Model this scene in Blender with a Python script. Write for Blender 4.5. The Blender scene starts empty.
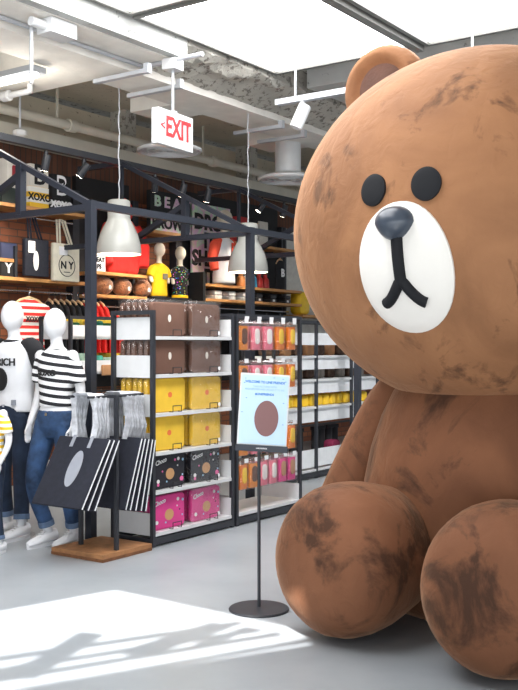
import bpy, bmesh, math, random
from mathutils import Vector, Matrix
from mathutils.geometry import tessellate_polygon
random.seed(7)
R = math.radians
C = bpy.context.scene.collection
SC = bpy.context.scene

# ------------------------------------------------------------------ camera, world, sun, exposure
cd = bpy.data.cameras.new('camera'); cam = bpy.data.objects.new('camera', cd); C.objects.link(cam)
cam.location = (0, 0, 1.48); cam.rotation_euler = (R(90), 0, 0)
cd.sensor_fit = 'VERTICAL'; cd.sensor_height = 36; cd.lens = 36 * 980 / 690
cd.clip_start = 0.05; cd.clip_end = 200
SC.camera = cam
w = bpy.data.worlds.new('world'); SC.world = w; w.use_nodes = True
w.node_tree.nodes['Background'].inputs[0].default_value = (0.86, 0.93, 1.0, 1)
w.node_tree.nodes['Background'].inputs[1].default_value = 0.6
SUN_DX, SUN_DY = 0.05, 1.0
sd = bpy.data.lights.new('sun', 'SUN'); sd.energy = 14; sd.angle = R(0.5); sd.color = (1, .97, .93)
sun = bpy.data.objects.new('sun', sd); C.objects.link(sun)
sun.rotation_euler = Vector((SUN_DX, SUN_DY, -1)).to_track_quat('-Z', 'Y').to_euler()
sun.location = (-3, -4, 9)
PANEL_GLOW = 7.6
SPOT_POWER = 90
SC.view_settings.view_transform = 'Standard'
SC.view_settings.look = 'None'
al = bpy.data.lights.new('ceiling_fill', 'AREA'); al.shape = 'RECTANGLE'; al.size = 12; al.size_y = 3.2; al.energy = 520; al.color = (.93, .97, 1)
alo = bpy.data.objects.new('ceiling_fill', al); C.objects.link(alo); alo.location = (-1, -2.2, .5); alo.rotation_euler = (R(140), 0, 0)  # unseen area fill, added and aimed upward to brighten the ceiling
SC.view_settings.exposure = 0.05
SC.view_settings.gamma = 1.0
SC.view_settings.use_curve_mapping = False

# ------------------------------------------------------------------ the store's own axes: a runs along the racks, b runs back from them
TH = R(55)
U = Vector((math.cos(TH), math.sin(TH), 0)); V = Vector((-math.sin(TH), math.cos(TH), 0))
P0 = Vector((-0.773, 7.145, 0))
def W(a, b, z=0): return P0 + U * a + V * b + Vector((0, 0, z))
def onb(px, py, b):                     # survey: where a sight line meets the upright plane b
    k = (px - 259) / 980
    a = (k * (P0.y + V.y * b) - P0.x - V.x * b) / (U.x - U.y * k)
    Y = P0.y + U.y * a + V.y * b
    return a, 1.48 - (py - 345) * Y / 980
def ab(x, y):
    d = Vector((x, y, 0)) - P0
    return d.dot(U), d.dot(V)

# ------------------------------------------------------------------ materials
def lin(c):
    f = lambda x: x / 12.92 if x <= .04045 else ((x + .055) / 1.055) ** 2.4
    return tuple(f(x / 255) for x in c) + (1,)
MATS = {}
def mat(name, rgb, rough=.6, metal=0, var=.06, scale=12, bump=0, bscale=60, emit=0, sheen=0, spec=.5):
    if name in MATS: return MATS[name]
    m = bpy.data.materials.new(name); m.use_nodes = True; MATS[name] = m
    n, l = m.node_tree.nodes, m.node_tree.links
    p = n['Principled BSDF']; c = lin(rgb)
    p.inputs['Roughness'].default_value = rough; p.inputs['Metallic'].default_value = metal
    p.inputs['Specular IOR Level'].default_value = spec
    p.inputs['Base Color'].default_value = c
    if sheen: p.inputs['Sheen Weight'].default_value = sheen
    tc = n.new('ShaderNodeTexCoord')
    if var:
        no = n.new('ShaderNodeTexNoise'); no.inputs['Scale'].default_value = scale; no.inputs['Detail'].default_value = 4
        l.new(tc.outputs['Object'], no.inputs['Vector'])
        r = n.new('ShaderNodeValToRGB')
        r.color_ramp.elements[0].position = .3; r.color_ramp.elements[1].position = .7
        r.color_ramp.elements[0].color = tuple(x * (1 - var * 2) for x in c[:3]) + (1,)
        r.color_ramp.elements[1].color = tuple(min(1, x * (1 + var)) for x in c[:3]) + (1,)
        l.new(no.outputs['Fac'], r.inputs['Fac']); l.new(r.outputs['Color'], p.inputs['Base Color'])
    if bump:
        nb = n.new('ShaderNodeTexNoise'); nb.inputs['Scale'].default_value = bscale; nb.inputs['Detail'].default_value = 5
        l.new(tc.outputs['Object'], nb.inputs['Vector'])
        b = n.new('ShaderNodeBump'); b.inputs['Strength'].default_value = bump; b.inputs['Distance'].default_value = .02
        l.new(nb.outputs['Fac'], b.inputs['Height']); l.new(b.outputs['Normal'], p.inputs['Normal'])
    if emit:
        p.inputs['Emission Color'].default_value = c; p.inputs['Emission Strength'].default_value = emit
    return m

def nodes(name):
    m = bpy.data.materials.new(name); m.use_nodes = True; MATS[name] = m
    return m, m.node_tree.nodes, m.node_tree.links, m.node_tree.nodes['Principled BSDF']

def brick_mat(name, soldier, c1, c2, mortar):
    m, n, l, p = nodes(name)
    tc = n.new('ShaderNodeTexCoord'); sx = n.new('ShaderNodeSeparateXYZ'); cb = n.new('ShaderNodeCombineXYZ')
    l.new(tc.outputs['Object'], sx.inputs[0])
    l.new(sx.outputs['Z' if soldier else 'X'], cb.inputs[0]); l.new(sx.outputs['X' if soldier else 'Z'], cb.inputs[1])
    b = n.new('ShaderNodeTexBrick'); b.inputs['Scale'].default_value = 1
    b.inputs['Brick Width'].default_value = .6 if soldier else .23; b.inputs['Row Height'].default_value = .075
    b.inputs['Mortar Size'].default_value = .006; b.inputs['Bias'].default_value = -.1
    b.offset = 0 if soldier else .5
    b.inputs['Color1'].default_value = lin(c1); b.inputs['Color2'].default_value = lin(c2); b.inputs['Mortar'].default_value = lin(mortar)
    l.new(cb.outputs[0], b.inputs['Vector']); l.new(b.outputs['Color'], p.inputs['Base Color'])
    bp = n.new('ShaderNodeBump'); bp.inputs['Strength'].default_value = .6; bp.inputs['Distance'].default_value = -.01
    l.new(b.outputs['Fac'], bp.inputs['Height']); l.new(bp.outputs['Normal'], p.inputs['Normal'])
    p.inputs['Roughness'].default_value = .85
    return m

def stripe_mat(name, ca, cb_, period, duty, off=0, slant=0.0):
    m, n, l, p = nodes(name)
    tc = n.new('ShaderNodeTexCoord'); sx = n.new('ShaderNodeSeparateXYZ'); l.new(tc.outputs['Object'], sx.inputs[0])
    sl = n.new('ShaderNodeMath'); sl.operation = 'MULTIPLY_ADD'; sl.inputs[1].default_value = slant
    l.new(sx.outputs['X'], sl.inputs[0]); l.new(sx.outputs['Z'], sl.inputs[2])
    a = n.new('ShaderNodeMath'); a.operation = 'MULTIPLY_ADD'; a.inputs[1].default_value = 1 / period; a.inputs[2].default_value = off + 50
    l.new(sl.outputs[0], a.inputs[0])
    f = n.new('ShaderNodeMath'); f.operation = 'FRACT'; l.new(a.outputs[0], f.inputs[0])
    g = n.new('ShaderNodeMath'); g.operation = 'LESS_THAN'; g.inputs[1].default_value = duty; l.new(f.outputs[0], g.inputs[0])
    x = n.new('ShaderNodeMix'); x.data_type = 'RGBA'; x.inputs[6].default_value = lin(ca); x.inputs[7].default_value = lin(cb_)
    l.new(g.outputs[0], x.inputs[0]); l.new(x.outputs[2], p.inputs['Base Color']); p.inputs['Roughness'].default_value = .85
    return m

def concrete_mat(name, base, dark, pits, bump=.5):
    m, n, l, p = nodes(name)
    tc = n.new('ShaderNodeTexCoord')
    n1 = n.new('ShaderNodeTexNoise'); n1.inputs['Scale'].default_value = 1.6; n1.inputs['Detail'].default_value = 8
    n2 = n.new('ShaderNodeTexNoise'); n2.inputs['Scale'].default_value = 14; n2.inputs['Detail'].default_value = 6; n2.inputs['Roughness'].default_value = .7
    for q in (n1, n2): l.new(tc.outputs['Object'], q.inputs['Vector'])
    r1 = n.new('ShaderNodeValToRGB'); r1.color_ramp.elements[0].position = .35; r1.color_ramp.elements[1].position = .65
    r1.color_ramp.elements[0].color = tuple(v * .82 for v in lin(base)[:3]) + (1,); r1.color_ramp.elements[1].color = lin(base)
    l.new(n1.outputs['Fac'], r1.inputs[0])
    r2 = n.new('ShaderNodeValToRGB'); r2.color_ramp.elements[0].position = pits - .05; r2.color_ramp.elements[1].position = pits
    r2.color_ramp.elements[0].color = (1, 1, 1, 1); r2.color_ramp.elements[1].color = (0, 0, 0, 1)
    l.new(n2.outputs['Fac'], r2.inputs[0])
    x = n.new('ShaderNodeMix'); x.data_type = 'RGBA'; x.inputs[6].default_value = lin(dark)
    l.new(r1.outputs[0], x.inputs[7]); l.new(r2.outputs[0], x.inputs[0]); l.new(x.outputs[2], p.inputs['Base Color'])
    b = n.new('ShaderNodeBump'); b.inputs['Strength'].default_value = bump; b.inputs['Distance'].default_value = .03
    l.new(n2.outputs['Fac'], b.inputs['Height']); l.new(b.outputs['Normal'], p.inputs['Normal']); p.inputs['Roughness'].default_value = .9
    return m

def floor_mat():
    m, n, l, p = nodes('polished_concrete')
    tc = n.new('ShaderNodeTexCoord')
    n1 = n.new('ShaderNodeTexNoise'); n1.inputs['Scale'].default_value = 1.1; n1.inputs['Detail'].default_value = 6; n1.inputs['Roughness'].default_value = .55
    l.new(tc.outputs['Object'], n1.inputs['Vector'])
    r = n.new('ShaderNodeValToRGB'); r.color_ramp.elements[0].position = .3; r.color_ramp.elements[1].position = .75
    r.color_ramp.elements[0].color = lin((136, 142, 148)); r.color_ramp.elements[1].color = lin((164, 169, 173))
    l.new(n1.outputs['Fac'], r.inputs[0]); l.new(r.outputs[0], p.inputs['Base Color'])
    p.inputs['Roughness'].default_value = .32
    return m

def fur_mat(name, base, dark, light, sc2=3.0, th2=.575, dist=1.6):
    m, n, l, p = nodes(name)
    tc = n.new('ShaderNodeTexCoord'); mp = n.new('ShaderNodeMapping'); mp.inputs['Scale'].default_value = (1, 1, .8)
    oi = n.new('ShaderNodeObjectInfo'); av = n.new('ShaderNodeVectorMath'); av.operation = 'ADD'
    l.new(tc.outputs['Object'], av.inputs[0]); l.new(oi.outputs['Location'], av.inputs[1]); l.new(av.outputs[0], mp.inputs['Vector'])
    n1 = n.new('ShaderNodeTexNoise'); n1.inputs['Scale'].default_value = 2.2; n1.inputs['Detail'].default_value = 6; n1.inputs['Distortion'].default_value = .8
    n2 = n.new('ShaderNodeTexNoise'); n2.inputs['Scale'].default_value = sc2; n2.inputs['Detail'].default_value = 7; n2.inputs['Distortion'].default_value = dist; n2.inputs['Roughness'].default_value = .62
    n3 = n.new('ShaderNodeTexNoise'); n3.inputs['Scale'].default_value = 11; n3.inputs['Detail'].default_value = 8; n3.inputs['Distortion'].default_value = .6
    for q in (n1, n2, n3): l.new(mp.outputs[0], q.inputs['Vector'])
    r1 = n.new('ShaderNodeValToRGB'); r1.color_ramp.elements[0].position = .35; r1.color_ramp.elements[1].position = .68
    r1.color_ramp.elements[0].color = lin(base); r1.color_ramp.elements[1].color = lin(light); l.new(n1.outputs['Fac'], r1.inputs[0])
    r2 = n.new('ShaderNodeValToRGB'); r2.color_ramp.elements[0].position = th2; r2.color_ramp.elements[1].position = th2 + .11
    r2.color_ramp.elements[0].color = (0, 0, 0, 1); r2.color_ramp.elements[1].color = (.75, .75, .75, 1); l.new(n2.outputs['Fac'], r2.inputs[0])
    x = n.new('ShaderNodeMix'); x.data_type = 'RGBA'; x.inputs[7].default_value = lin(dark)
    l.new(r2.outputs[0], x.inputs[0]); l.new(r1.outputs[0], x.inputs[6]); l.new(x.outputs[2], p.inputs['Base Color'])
    b1 = n.new('ShaderNodeBump'); b1.inputs['Strength'].default_value = .5; b1.inputs['Distance'].default_value = .02
    l.new(n3.outputs['Fac'], b1.inputs['Height']); l.new(b1.outputs['Normal'], p.inputs['Normal'])
    p.inputs['Roughness'].default_value = .78; p.inputs['Specular IOR Level'].default_value = .25
    p.inputs['Sheen Weight'].default_value = .35; p.inputs['Sheen Roughness'].default_value = .4
    p.inputs['Sheen Tint'].default_value = lin((235, 190, 155))
    return m

def sleeve_mat():
    m, n, l, p = nodes('clear_plastic')
    tr = n.new('ShaderNodeBsdfTransparent'); gl = n.new('ShaderNodeBsdfGlossy'); gl.inputs['Roughness'].default_value = .12
    tc = n.new('ShaderNodeTexCoord'); no = n.new('ShaderNodeTexNoise'); no.inputs['Scale'].default_value = 9; no.inputs['Distortion'].default_value = 2
    l.new(tc.outputs['Object'], no.inputs['Vector'])
    bp = n.new('ShaderNodeBump'); bp.inputs['Strength'].default_value = .8; bp.inputs['Distance'].default_value = .03
    l.new(no.outputs['Fac'], bp.inputs['Height']); l.new(bp.outputs['Normal'], gl.inputs['Normal'])
    mx = n.new('ShaderNodeMixShader'); mx.inputs[0].default_value = .16
    l.new(tr.outputs[0], mx.inputs[1]); l.new(gl.outputs[0], mx.inputs[2]); l.new(mx.outputs[0], n['Material Output'].inputs[0])
    return m

def holo_mat():
    m, n, l, p = nodes('holographic_foil')
    tc = n.new('ShaderNodeTexCoord'); no = n.new('ShaderNodeTexNoise'); no.inputs['Scale'].default_value = 3.5; no.inputs['Distortion'].default_value = 1.5
    l.new(tc.outputs['Object'], no.inputs['Vector'])
    r = n.new('ShaderNodeValToRGB'); e = r.color_ramp.elements
    e[0].position = .25; e[0].color = lin((170, 160, 200)); e[1].position = .8; e[1].color = lin((235, 235, 215))
    for pos, c in ((.4, (215, 205, 190)), (.5, (225, 180, 215)), (.58, (190, 225, 190)), (.66, (205, 210, 215))):
        q = e.new(pos); q.color = lin(c)
    l.new(no.outputs['Fac'], r.inputs[0]); l.new(r.outputs[0], p.inputs['Base Color'])
    p.inputs['Roughness'].default_value = .3; p.inputs['Metallic'].default_value = .35
    return m

def confetti_mat():
    m, n, l, p = nodes('confetti_print')
    tc = n.new('ShaderNodeTexCoord'); v = n.new('ShaderNodeTexVoronoi'); v.inputs['Scale'].default_value = 34
    l.new(tc.outputs['Object'], v.inputs['Vector'])
    g = n.new('ShaderNodeMath'); g.operation = 'LESS_THAN'; g.inputs[1].default_value = .28; l.new(v.outputs['Distance'], g.inputs[0])
    h = n.new('ShaderNodeHueSaturation'); h.inputs['Saturation'].default_value = 1.6; h.inputs['Value'].default_value = 1; l.new(v.outputs['Color'], h.inputs['Color'])
    x = n.new('ShaderNodeMix'); x.data_type = 'RGBA'; x.inputs[6].default_value = lin((22, 22, 26)); l.new(h.outputs[0], x.inputs[7])
    l.new(g.outputs[0], x.inputs[0]); l.new(x.outputs[2], p.inputs['Base Color']); p.inputs['Roughness'].default_value = .85
    return m

black_metal = mat('black_metal', (44, 46, 52), .45, .0, .04)
frame_metal = mat('slate_metal', (42, 46, 56), .4, .1, .04)
white_metal = mat('white_metal', (216, 217, 218), .35, 0, .02)
grey_metal = mat('grey_metal', (190, 193, 198), .4, .1, .03)
chrome = mat('chrome', (200, 200, 205), .15, 1, 0)
wood = mat('shelf_wood', (196, 142, 84), .55, 0, .18, 7)
ply = mat('brown_board', (168, 118, 76), .6, 0, .15, 16)
ply_edge = mat('board_edge', (128, 82, 50), .7, 0, .15, 30)
hanger_wood = mat('hanger_wood', (214, 180, 140), .5, 0, .08)
plastic_white = mat('mannequin_white', (222, 223, 226), .3, 0, .01)
navy = mat('navy_canvas', (28, 31, 44), .9, 0, .12, 30, .15, 300)
strap_grey = mat('strap_webbing', (206, 208, 214), .85, 0, .18, 22)
cream_cloth = mat('cream_canvas', (226, 219, 200), .9, 0, .05, 20, .15, 300)
white_cloth = mat('white_jersey', (222, 223, 227), .9, 0, .02, 10, .3, 14)
black_cloth = mat('black_jersey', (30, 30, 34), .9, 0, .1, 10, .3, 14)
red_cloth = mat('red_jersey', (214, 40, 36), .9, 0, .08, 10, .3, 14)
teal_cloth = mat('teal_jersey', (52, 142, 124), .9, 0, .1, 10)
denim = mat('denim', (46, 74, 112), .9, 0, .35, 9, .25, 160)
denim_dark = mat('dark_denim', (30, 44, 66), .9, 0, .25, 9, .25, 160)
denim_cuff = mat('denim_cuff', (92, 112, 140), .9, 0, .15, 20)
black_ink = mat('black_ink', (20, 20, 22), .7, 0, 0)
white_ink = mat('white_ink', (238, 238, 240), .7, 0, 0)
grey_ink = mat('grey_ink', (148, 152, 162), .8, 0, .04)
clear = sleeve_mat()
holo = holo_mat()

# ------------------------------------------------------------------ mesh collector
class MB:
    def __init__(s): s.v = []; s.f = []; s.M = Matrix()
    def add(s, vs, fs):
        k = len(s.v); s.v += [tuple(s.M @ Vector(p)) for p in vs]; s.f += [tuple(i + k for i in f) for f in fs]; return s
    def box(s, c, d, rot=None):
        x, y, z = (q / 2 for q in d); m = (rot or Matrix())
        vs = [Vector(c) + m @ Vector((i * x, j * y, k * z)) for i in (-1, 1) for j in (-1, 1) for k in (-1, 1)]
        return s.add(vs, [(0, 1, 3, 2), (4, 6, 7, 5), (0, 4, 5, 1), (2, 3, 7, 6), (0, 2, 6, 4), (1, 5, 7, 3)])
    def bar(s, p, q, wd, ht=None, up=(0, 0, 1)):
        p, q = Vector(p), Vector(q); d = q - p; ht = ht or wd
        z = d.normalized(); u = Vector(up)
        if abs(z.dot(u)) > .98: u = Vector((1, 0, 0))
        x = z.cross(u).normalized(); y = x.cross(z)
        m = Matrix((x, y, z)).transposed()
        return s.box((p + q) / 2, (wd, ht, d.length), m)
    def tube(s, pts, rad, n=10, cap=True, flat=1.0):
        pts = [Vector(p) for p in pts]; rad = rad if isinstance(rad, (list, tuple)) else [rad] * len(pts)
        vs, fs = [], []; ref = None
        for i, p in enumerate(pts):
            t = (pts[min(i + 1, len(pts) - 1)] - pts[max(i - 1, 0)]).normalized()
            if ref is None: ref = Vector((0, 1, 0)) if abs(t.y) < .9 else Vector((1, 0, 0))
            x = (ref - t * ref.dot(t)).normalized(); y = t.cross(x); ref = x
            for k in range(n):
                a = 2 * math.pi * k / n; vs.append(p + (x * math.cos(a) * flat + y * math.sin(a)) * rad[i])
        for i in range(len(pts) - 1):
            for k in range(n): fs.append((i * n + k, i * n + (k + 1) % n, (i + 1) * n + (k + 1) % n, (i + 1) * n + k))
        if cap: fs += [tuple(range(n)), tuple(range((len(pts) - 1) * n, len(pts) * n))]
        return s.add(vs, fs)
    def rings(s, rs, cap=True):
        n = len(rs[0]); fs = []; vs = [p for r in rs for p in r]
        for i in range(len(rs) - 1):
            for k in range(n): fs.append((i * n + k, i * n + (k + 1) % n, (i + 1) * n + (k + 1) % n, (i + 1) * n + k))
        if cap: fs += [tuple(range(n)), tuple(range((len(rs) - 1) * n, len(rs) * n))]
        return s.add(vs, fs)
    def loft(s, secs, n=20, ex=1.0, cap=True):    # (cx, cy, z, rx, ry)
        def g(t): return math.copysign(abs(t) ** ex, t)
        return s.rings([[(cx + rx * g(math.cos(2 * math.pi * k / n)), cy + ry * g(math.sin(2 * math.pi * k / n)), z) for k in range(n)] for cx, cy, z, rx, ry in secs], cap)
    def lathe(s, prof, n=28, cap=True): return s.loft([(0, 0, z, r, r) for r, z in prof], n, 1, cap)
    def ell(s, c, r, nu=24, nv=14, ex=1.0):
        g = lambda t: math.copysign(abs(t) ** ex, t)
        secs = []
        for i in range(nv + 1):
            a = math.pi * (i / nv - .5); a = max(-1.565, min(1.565, a))
            secs.append([(c[0] + r[0] * g(math.cos(a)) * g(math.cos(2 * math.pi * k / nu)), c[1] + r[1] * g(math.cos(a)) * g(math.sin(2 * math.pi * k / nu)), c[2] + r[2] * g(math.sin(a))) for k in range(nu)])
        return s.rings(secs)
    def panel(s, wd, ht, dp, r=.03, bev=.008, c=(0, 0, 0), seg=5, puff=0):    # rounded panel in x-z, thickness along y, centred
        r = min(r, wd / 2 - 1e-4, ht / 2 - 1e-4)
        def ring(ins, y):
            o = []; rr = max(r - ins, .001)
            for cx, cz, a0 in ((wd / 2 - r, ht / 2 - r, 0), (-wd / 2 + r, ht / 2 - r, 90), (-wd / 2 + r, -ht / 2 + r, 180), (wd / 2 - r, -ht / 2 + r, 270)):
                for k in range(seg + 1):
                    a = R(a0 + 90 * k / seg); o.append((c[0] + cx + rr * math.cos(a), c[1] + y, c[2] + cz + rr * math.sin(a)))
            return o
        h = dp / 2
        return s.rings([ring(bev, -h), ring(bev * .3, -h + bev * .3), ring(0, -h + bev), ring(0, h - bev), ring(bev * .3, h - bev * .3), ring(bev, h)])
    def oval(s, wd, ht, y0, y1, c=(0, 0), n=20):
        o = [(c[0] + wd / 2 * math.cos(2 * math.pi * k / n), c[1] + ht / 2 * math.sin(2 * math.pi * k / n)) for k in range(n)]
        return s.prism(o, y0, y1)
    def prism(s, out, y0, y1):
        return s.rings([[(x, y0, z) for x, z in out], [(x, y1, z) for x, z in out]])
    def ribbon(s, pts, wd, th, side=(0, 1, 0)):
        pts = [Vector(p) for p in pts]; many = hasattr(side[0], '__len__'); sv = None if many else Vector(side).normalized(); rs = []
        for i, p in enumerate(pts):
            if many: sv = Vector(side[i]).normalized()
            t = (pts[min(i + 1, len(pts) - 1)] - pts[max(i - 1, 0)]).normalized(); nn = t.cross(sv).normalized()
            rs.append([p + sv * wd / 2 + nn * th / 2, p - sv * wd / 2 + nn * th / 2, p - sv * wd / 2 - nn * th / 2, p + sv * wd / 2 - nn * th / 2])
        return s.rings(rs)
    def mesh(s, name, m, sharp=38, remesh=0, smooth=0):
        me = bpy.data.meshes.new(name); me.from_pydata(s.v, [], s.f)
        bm = bmesh.new(); bm.from_mesh(me); bmesh.ops.recalc_face_normals(bm, faces=bm.faces); bm.to_mesh(me); bm.free()
        if remesh:
            t = bpy.data.objects.new('t', me); C.objects.link(t)
            md = t.modifiers.new('r', 'REMESH'); md.mode = 'VOXEL'; md.voxel_size = remesh
            if smooth: q = t.modifiers.new('s', 'SMOOTH'); q.factor = .5; q.iterations = smooth
            dg = bpy.context.evaluated_depsgraph_get(); m2 = bpy.data.meshes.new_from_object(t.evaluated_get(dg))
            bpy.data.objects.remove(t); bpy.data.meshes.remove(me); me = m2; me.name = name; sharp = 80; me.materials.clear()
        me.polygons.foreach_set('use_smooth', [True] * len(me.polygons)); me.set_sharp_from_angle(angle=R(sharp))
        me.materials.append(m); return me
    def obj(s, name, m, parent=None, loc=(0, 0, 0), rot=(0, 0, 0), **k): return inst(name, s.mesh(name, m, **k), parent, loc, rot)

def inst(name, me, parent=None, loc=(0, 0, 0), rot=(0, 0, 0)):
    o = bpy.data.objects.new(name, me); C.objects.link(o); o.location = loc; o.rotation_euler = rot
    if parent: o.parent = parent
    return o
def tag(o, label, cat, group=None):
    o['label'] = label; o['category'] = cat
    if group: o['group'] = group
    return o
def thing(name, label, cat, loc, rz=TH, group=None, tilt=0):
    o = bpy.data.objects.new(name, None); C.objects.link(o); o.empty_display_size = .1
    o.location = loc; o.rotation_euler = (tilt, 0, rz); return tag(o, label, cat, group)
def struct(o): o['kind'] = 'structure'; return o
def text(name, body, size, m, parent, loc, ex=.002, bold=0, rot=(0, 0, 0), warp=None, shear=0, sx=1):
    cu = bpy.data.curves.new('t', 'FONT'); cu.body = body; cu.size = size; cu.extrude = ex; cu.offset = bold; cu.align_x = 'CENTER'; cu.align_y = 'CENTER'
    cu.resolution_u = 3; cu.shear = shear
    t = bpy.data.objects.new('t', cu); C.objects.link(t)
    dg = bpy.context.evaluated_depsgraph_get(); me = bpy.data.meshes.new_from_object(t.evaluated_get(dg))
    bpy.data.objects.remove(t); bpy.data.curves.remove(cu)
    for v in me.vertices:
        x, y, z = v.co; x *= sx; p = (x, -z, y)
        v.co = warp(*p) if warp else p
    me.name = name; me.materials.clear(); me.materials.append(m)
    return inst(name, me, parent, loc, rot)
ORD = ['first', 'second', 'third', 'fourth', 'fifth', 'sixth', 'seventh', 'eighth', 'ninth', 'tenth', 'eleventh', 'twelfth']

# ------------------------------------------------------------------ structure
BW = 3.3                                   # the brick wall's plane
m = MB(); m.box((0, 0, -.1), (40, 44, .2)); struct(m.obj('floor', floor_mat(), loc=(2, 8, 0)))
brown_brick = brick_mat('brick', False, (116, 66, 44), (150, 92, 62), (84, 66, 56))
dark_brick = brick_mat('brick_soldier', True, (84, 52, 38), (104, 66, 48), (60, 50, 44))
m = MB(); m.box((5, .1, 1.6), (16, .2, 3.2)); struct(m.obj('wall_back', brown_brick, loc=W(0, BW), rot=(0, 0, TH)))
m = MB(); m.box((5, .1, 3.43), (16, .2, .46)); struct(m.obj('trim_1', dark_brick, loc=W(0, BW), rot=(0, 0, TH)))
beige_conc = concrete_mat('beige_concrete', (206, 196, 176), (120, 110, 98), .66, .2)
rough_conc = concrete_mat('rough_concrete', (196, 192, 182), (128, 122, 114), .585, .9)
grey_conc = concrete_mat('grey_concrete', (196, 197, 194), (126, 126, 124), .68, .25)
white_conc = mat('painted_concrete', (236, 232, 224), .8, 0, .04, 5, .15, 30)
cream_paint = mat('cream_paint', (206, 200, 186), .8, 0, .04, 4, .1, 20)
m = MB(); m.box((5, .15, 3.9), (16, .3, .48)); struct(m.obj('wall_upper', beige_conc, loc=W(0, BW - .02), rot=(0, 0, TH)))
# ceiling slab with an unseen opening added behind the camera, cut to cast the sun patch
HZ = 4.25
patch = [(-.87, 5.92), (.22, 5.10), (.26, 4.84), (-1.75, 3.84), (-2.3, 4.75)]
hole = [Vector((x - HZ * SUN_DX, y - HZ * SUN_DY, HZ)) for x, y in patch]
outer = [Vector(p) for p in ((-9, -1.5, HZ), (11, -1.5, HZ), (18, 24, HZ), (-9, 24, HZ))]
tri = tessellate_polygon([outer, hole]); allp = outer + hole
m = MB(); m.add(allp, [tuple(t) for t in tri]); struct(m.obj('ceiling', rough_conc))
m = MB()
def sh(x, y): return Vector((x - HZ * SUN_DX, y - HZ * SUN_DY, HZ + .02))
for (p, q, t) in (((-1.9, 4.24), (-.1, 5.2), .045), ((-1.9, 4.06), (0, 5.07), .04), ((-1.9, 3.9), (.1, 5.0), .04), ((-1.06, 4.35), (-.86, 5.0), .14), ((-.62, 4.66), (-.2, 5.16), .14), ((-.3, 4.8), (-.05, 5.1), .06),
                  ((-1.25, 4.25), (-1.0, 4.62), .05), ((-1.8, 3.74), (.3, 4.92), .03)):
    m.bar(sh(*p), sh(*q), t, .03)
struct(m.obj('shadow_bars', black_metal))  # unseen bars added across the opening to cast the lattice shadow
# girder and its steps, running along a
def abox(name, mt, a0, a1, b0, b1, z0, z1):
    m = MB(); m.box(((a0 + a1) / 2, (b0 + b1) / 2, (z0 + z1) / 2), (a1 - a0, b1 - b0, z1 - z0))
    return struct(m.obj(name, mt, loc=W(0, 0), rot=(0, 0, TH)))
abox('ceiling_beam', white_conc, -4, 14, 1.02, 1.50, 3.84, 4.24)
abox('ceiling_beam.001', white_conc, -4, 1.12, .68, 1.02, 3.92, 4.24)
abox('ceiling_beam.002', grey_conc, -4, 1.12, .59, .68, 3.93, 4.24)
m = MB(); rb = random.Random(3); N = 110; secs = []
for i in range(N + 1):
    a = 1.12 + 13 * i / N; j = lambda q: rb.uniform(-q, q)
    secs.append([(a, 1.04, 4.26), (a, 1.04, 3.90), (a, .96 + j(.03), 3.92 + j(.02)), (a, .86 + j(.03), 3.96 + j(.03)), (a, .74 + j(.03), 4.0 + j(.03)), (a, .66 + j(.03), 4.02 + j(.03)), (a, .60 + j(.015), 4.06 + j(.02)), (a, .59, 4.26)])
m.rings(secs); struct(m.obj('ceiling_beam.005', rough_conc, loc=W(0, 0), rot=(0, 0, TH), sharp=20))
abox('ceiling_slab', beige_conc, -4, 14, 1.5, BW, 4.21, 4.24)
# joists between girder and wall
for i, (a0, a1, mt) in enumerate(((.55, .95, white_conc), (2.05, 2.55, white_conc), (4.1, 4.6, white_conc), (6.2, 6.7, white_conc), (-1.6, -1.1, white_conc))):
    abox('ceiling_joist' + ('.%03d' % i if i else ''), mt, a0, a1, 1.50, 2.1 if a0 > 1 else BW - .02, 3.86, 4.21)
abox('ceiling_beam.003', cream_paint, -3, 13, 3.0, BW - .02, 3.58, 3.72)
for i, px in enumerate((127, 250)):
    a = onb(px, 100, 3.1)[0]; abox('ceiling_column' + ('.001' if i else ''), rough_conc, a - .09, a + .09, 3.04, BW - .02, 3.72, 4.24)
abox('ceiling_beam.004', grey_conc, 2.9, 14, -8, .5, 4.05, 4.24)

# luminous ceiling panels
glow = mat('luminous_sheet', (255, 255, 255), .5, 0, 0, emit=PANEL_GLOW)
bar_grey = mat('panel_bar', (120, 120, 116), .6, 0, .04)
PA = ((-3.7, -1.75), (-1.65, .33), (.45, 2.40)); PB = ((-.86, .53), (-2.42, -1.06))
names = {(2, 0): 'white glowing ceiling panel above the exit sign and the bear ear', (2, 1): 'white glowing ceiling panel in the top corner above the bear head',
         (1, 0): 'sliver of white glowing ceiling panel beside the concrete beam, above the exit sign', (1, 1): 'white glowing ceiling panel over the bear, nearer row',
         (0, 0): 'white glowing ceiling panel of the nearest row beside the girder', (0, 1): 'white glowing ceiling panel of the nearest row over the bear'}
for i, (a0, a1) in enumerate(PA):
    for j, (b0, b1) in enumerate(PB):
        t = thing('ceiling_light', names[(i, j)], 'ceiling light', W((a0 + a1) / 2, (b0 + b1) / 2, 4.10), group='luminous ceiling panels')
        q = MB(); q.box((0, 0, .02), (a1 - a0 - .02, b1 - b0 - .02, .03)); q.obj('diffuser', glow, t)
        f = MB(); da, db = a1 - a0, b1 - b0
        for y in (-1, 1): f.box((0, y * (db / 2 + .02), .07), (da + .08, .04, .17))
        for x in (-1, 1): f.box((x * (da / 2 + .02), 0, .07), (.04, db, .17))
        f.obj('frame', bar_grey, t)
for y in (0,):
    q = MB(); q.box((-.65, -.96, 4.12), (6.2, .07, .14)); struct(q.obj('trim_3', bar_grey, loc=W(0, 0), rot=(0, 0, TH)))

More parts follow.
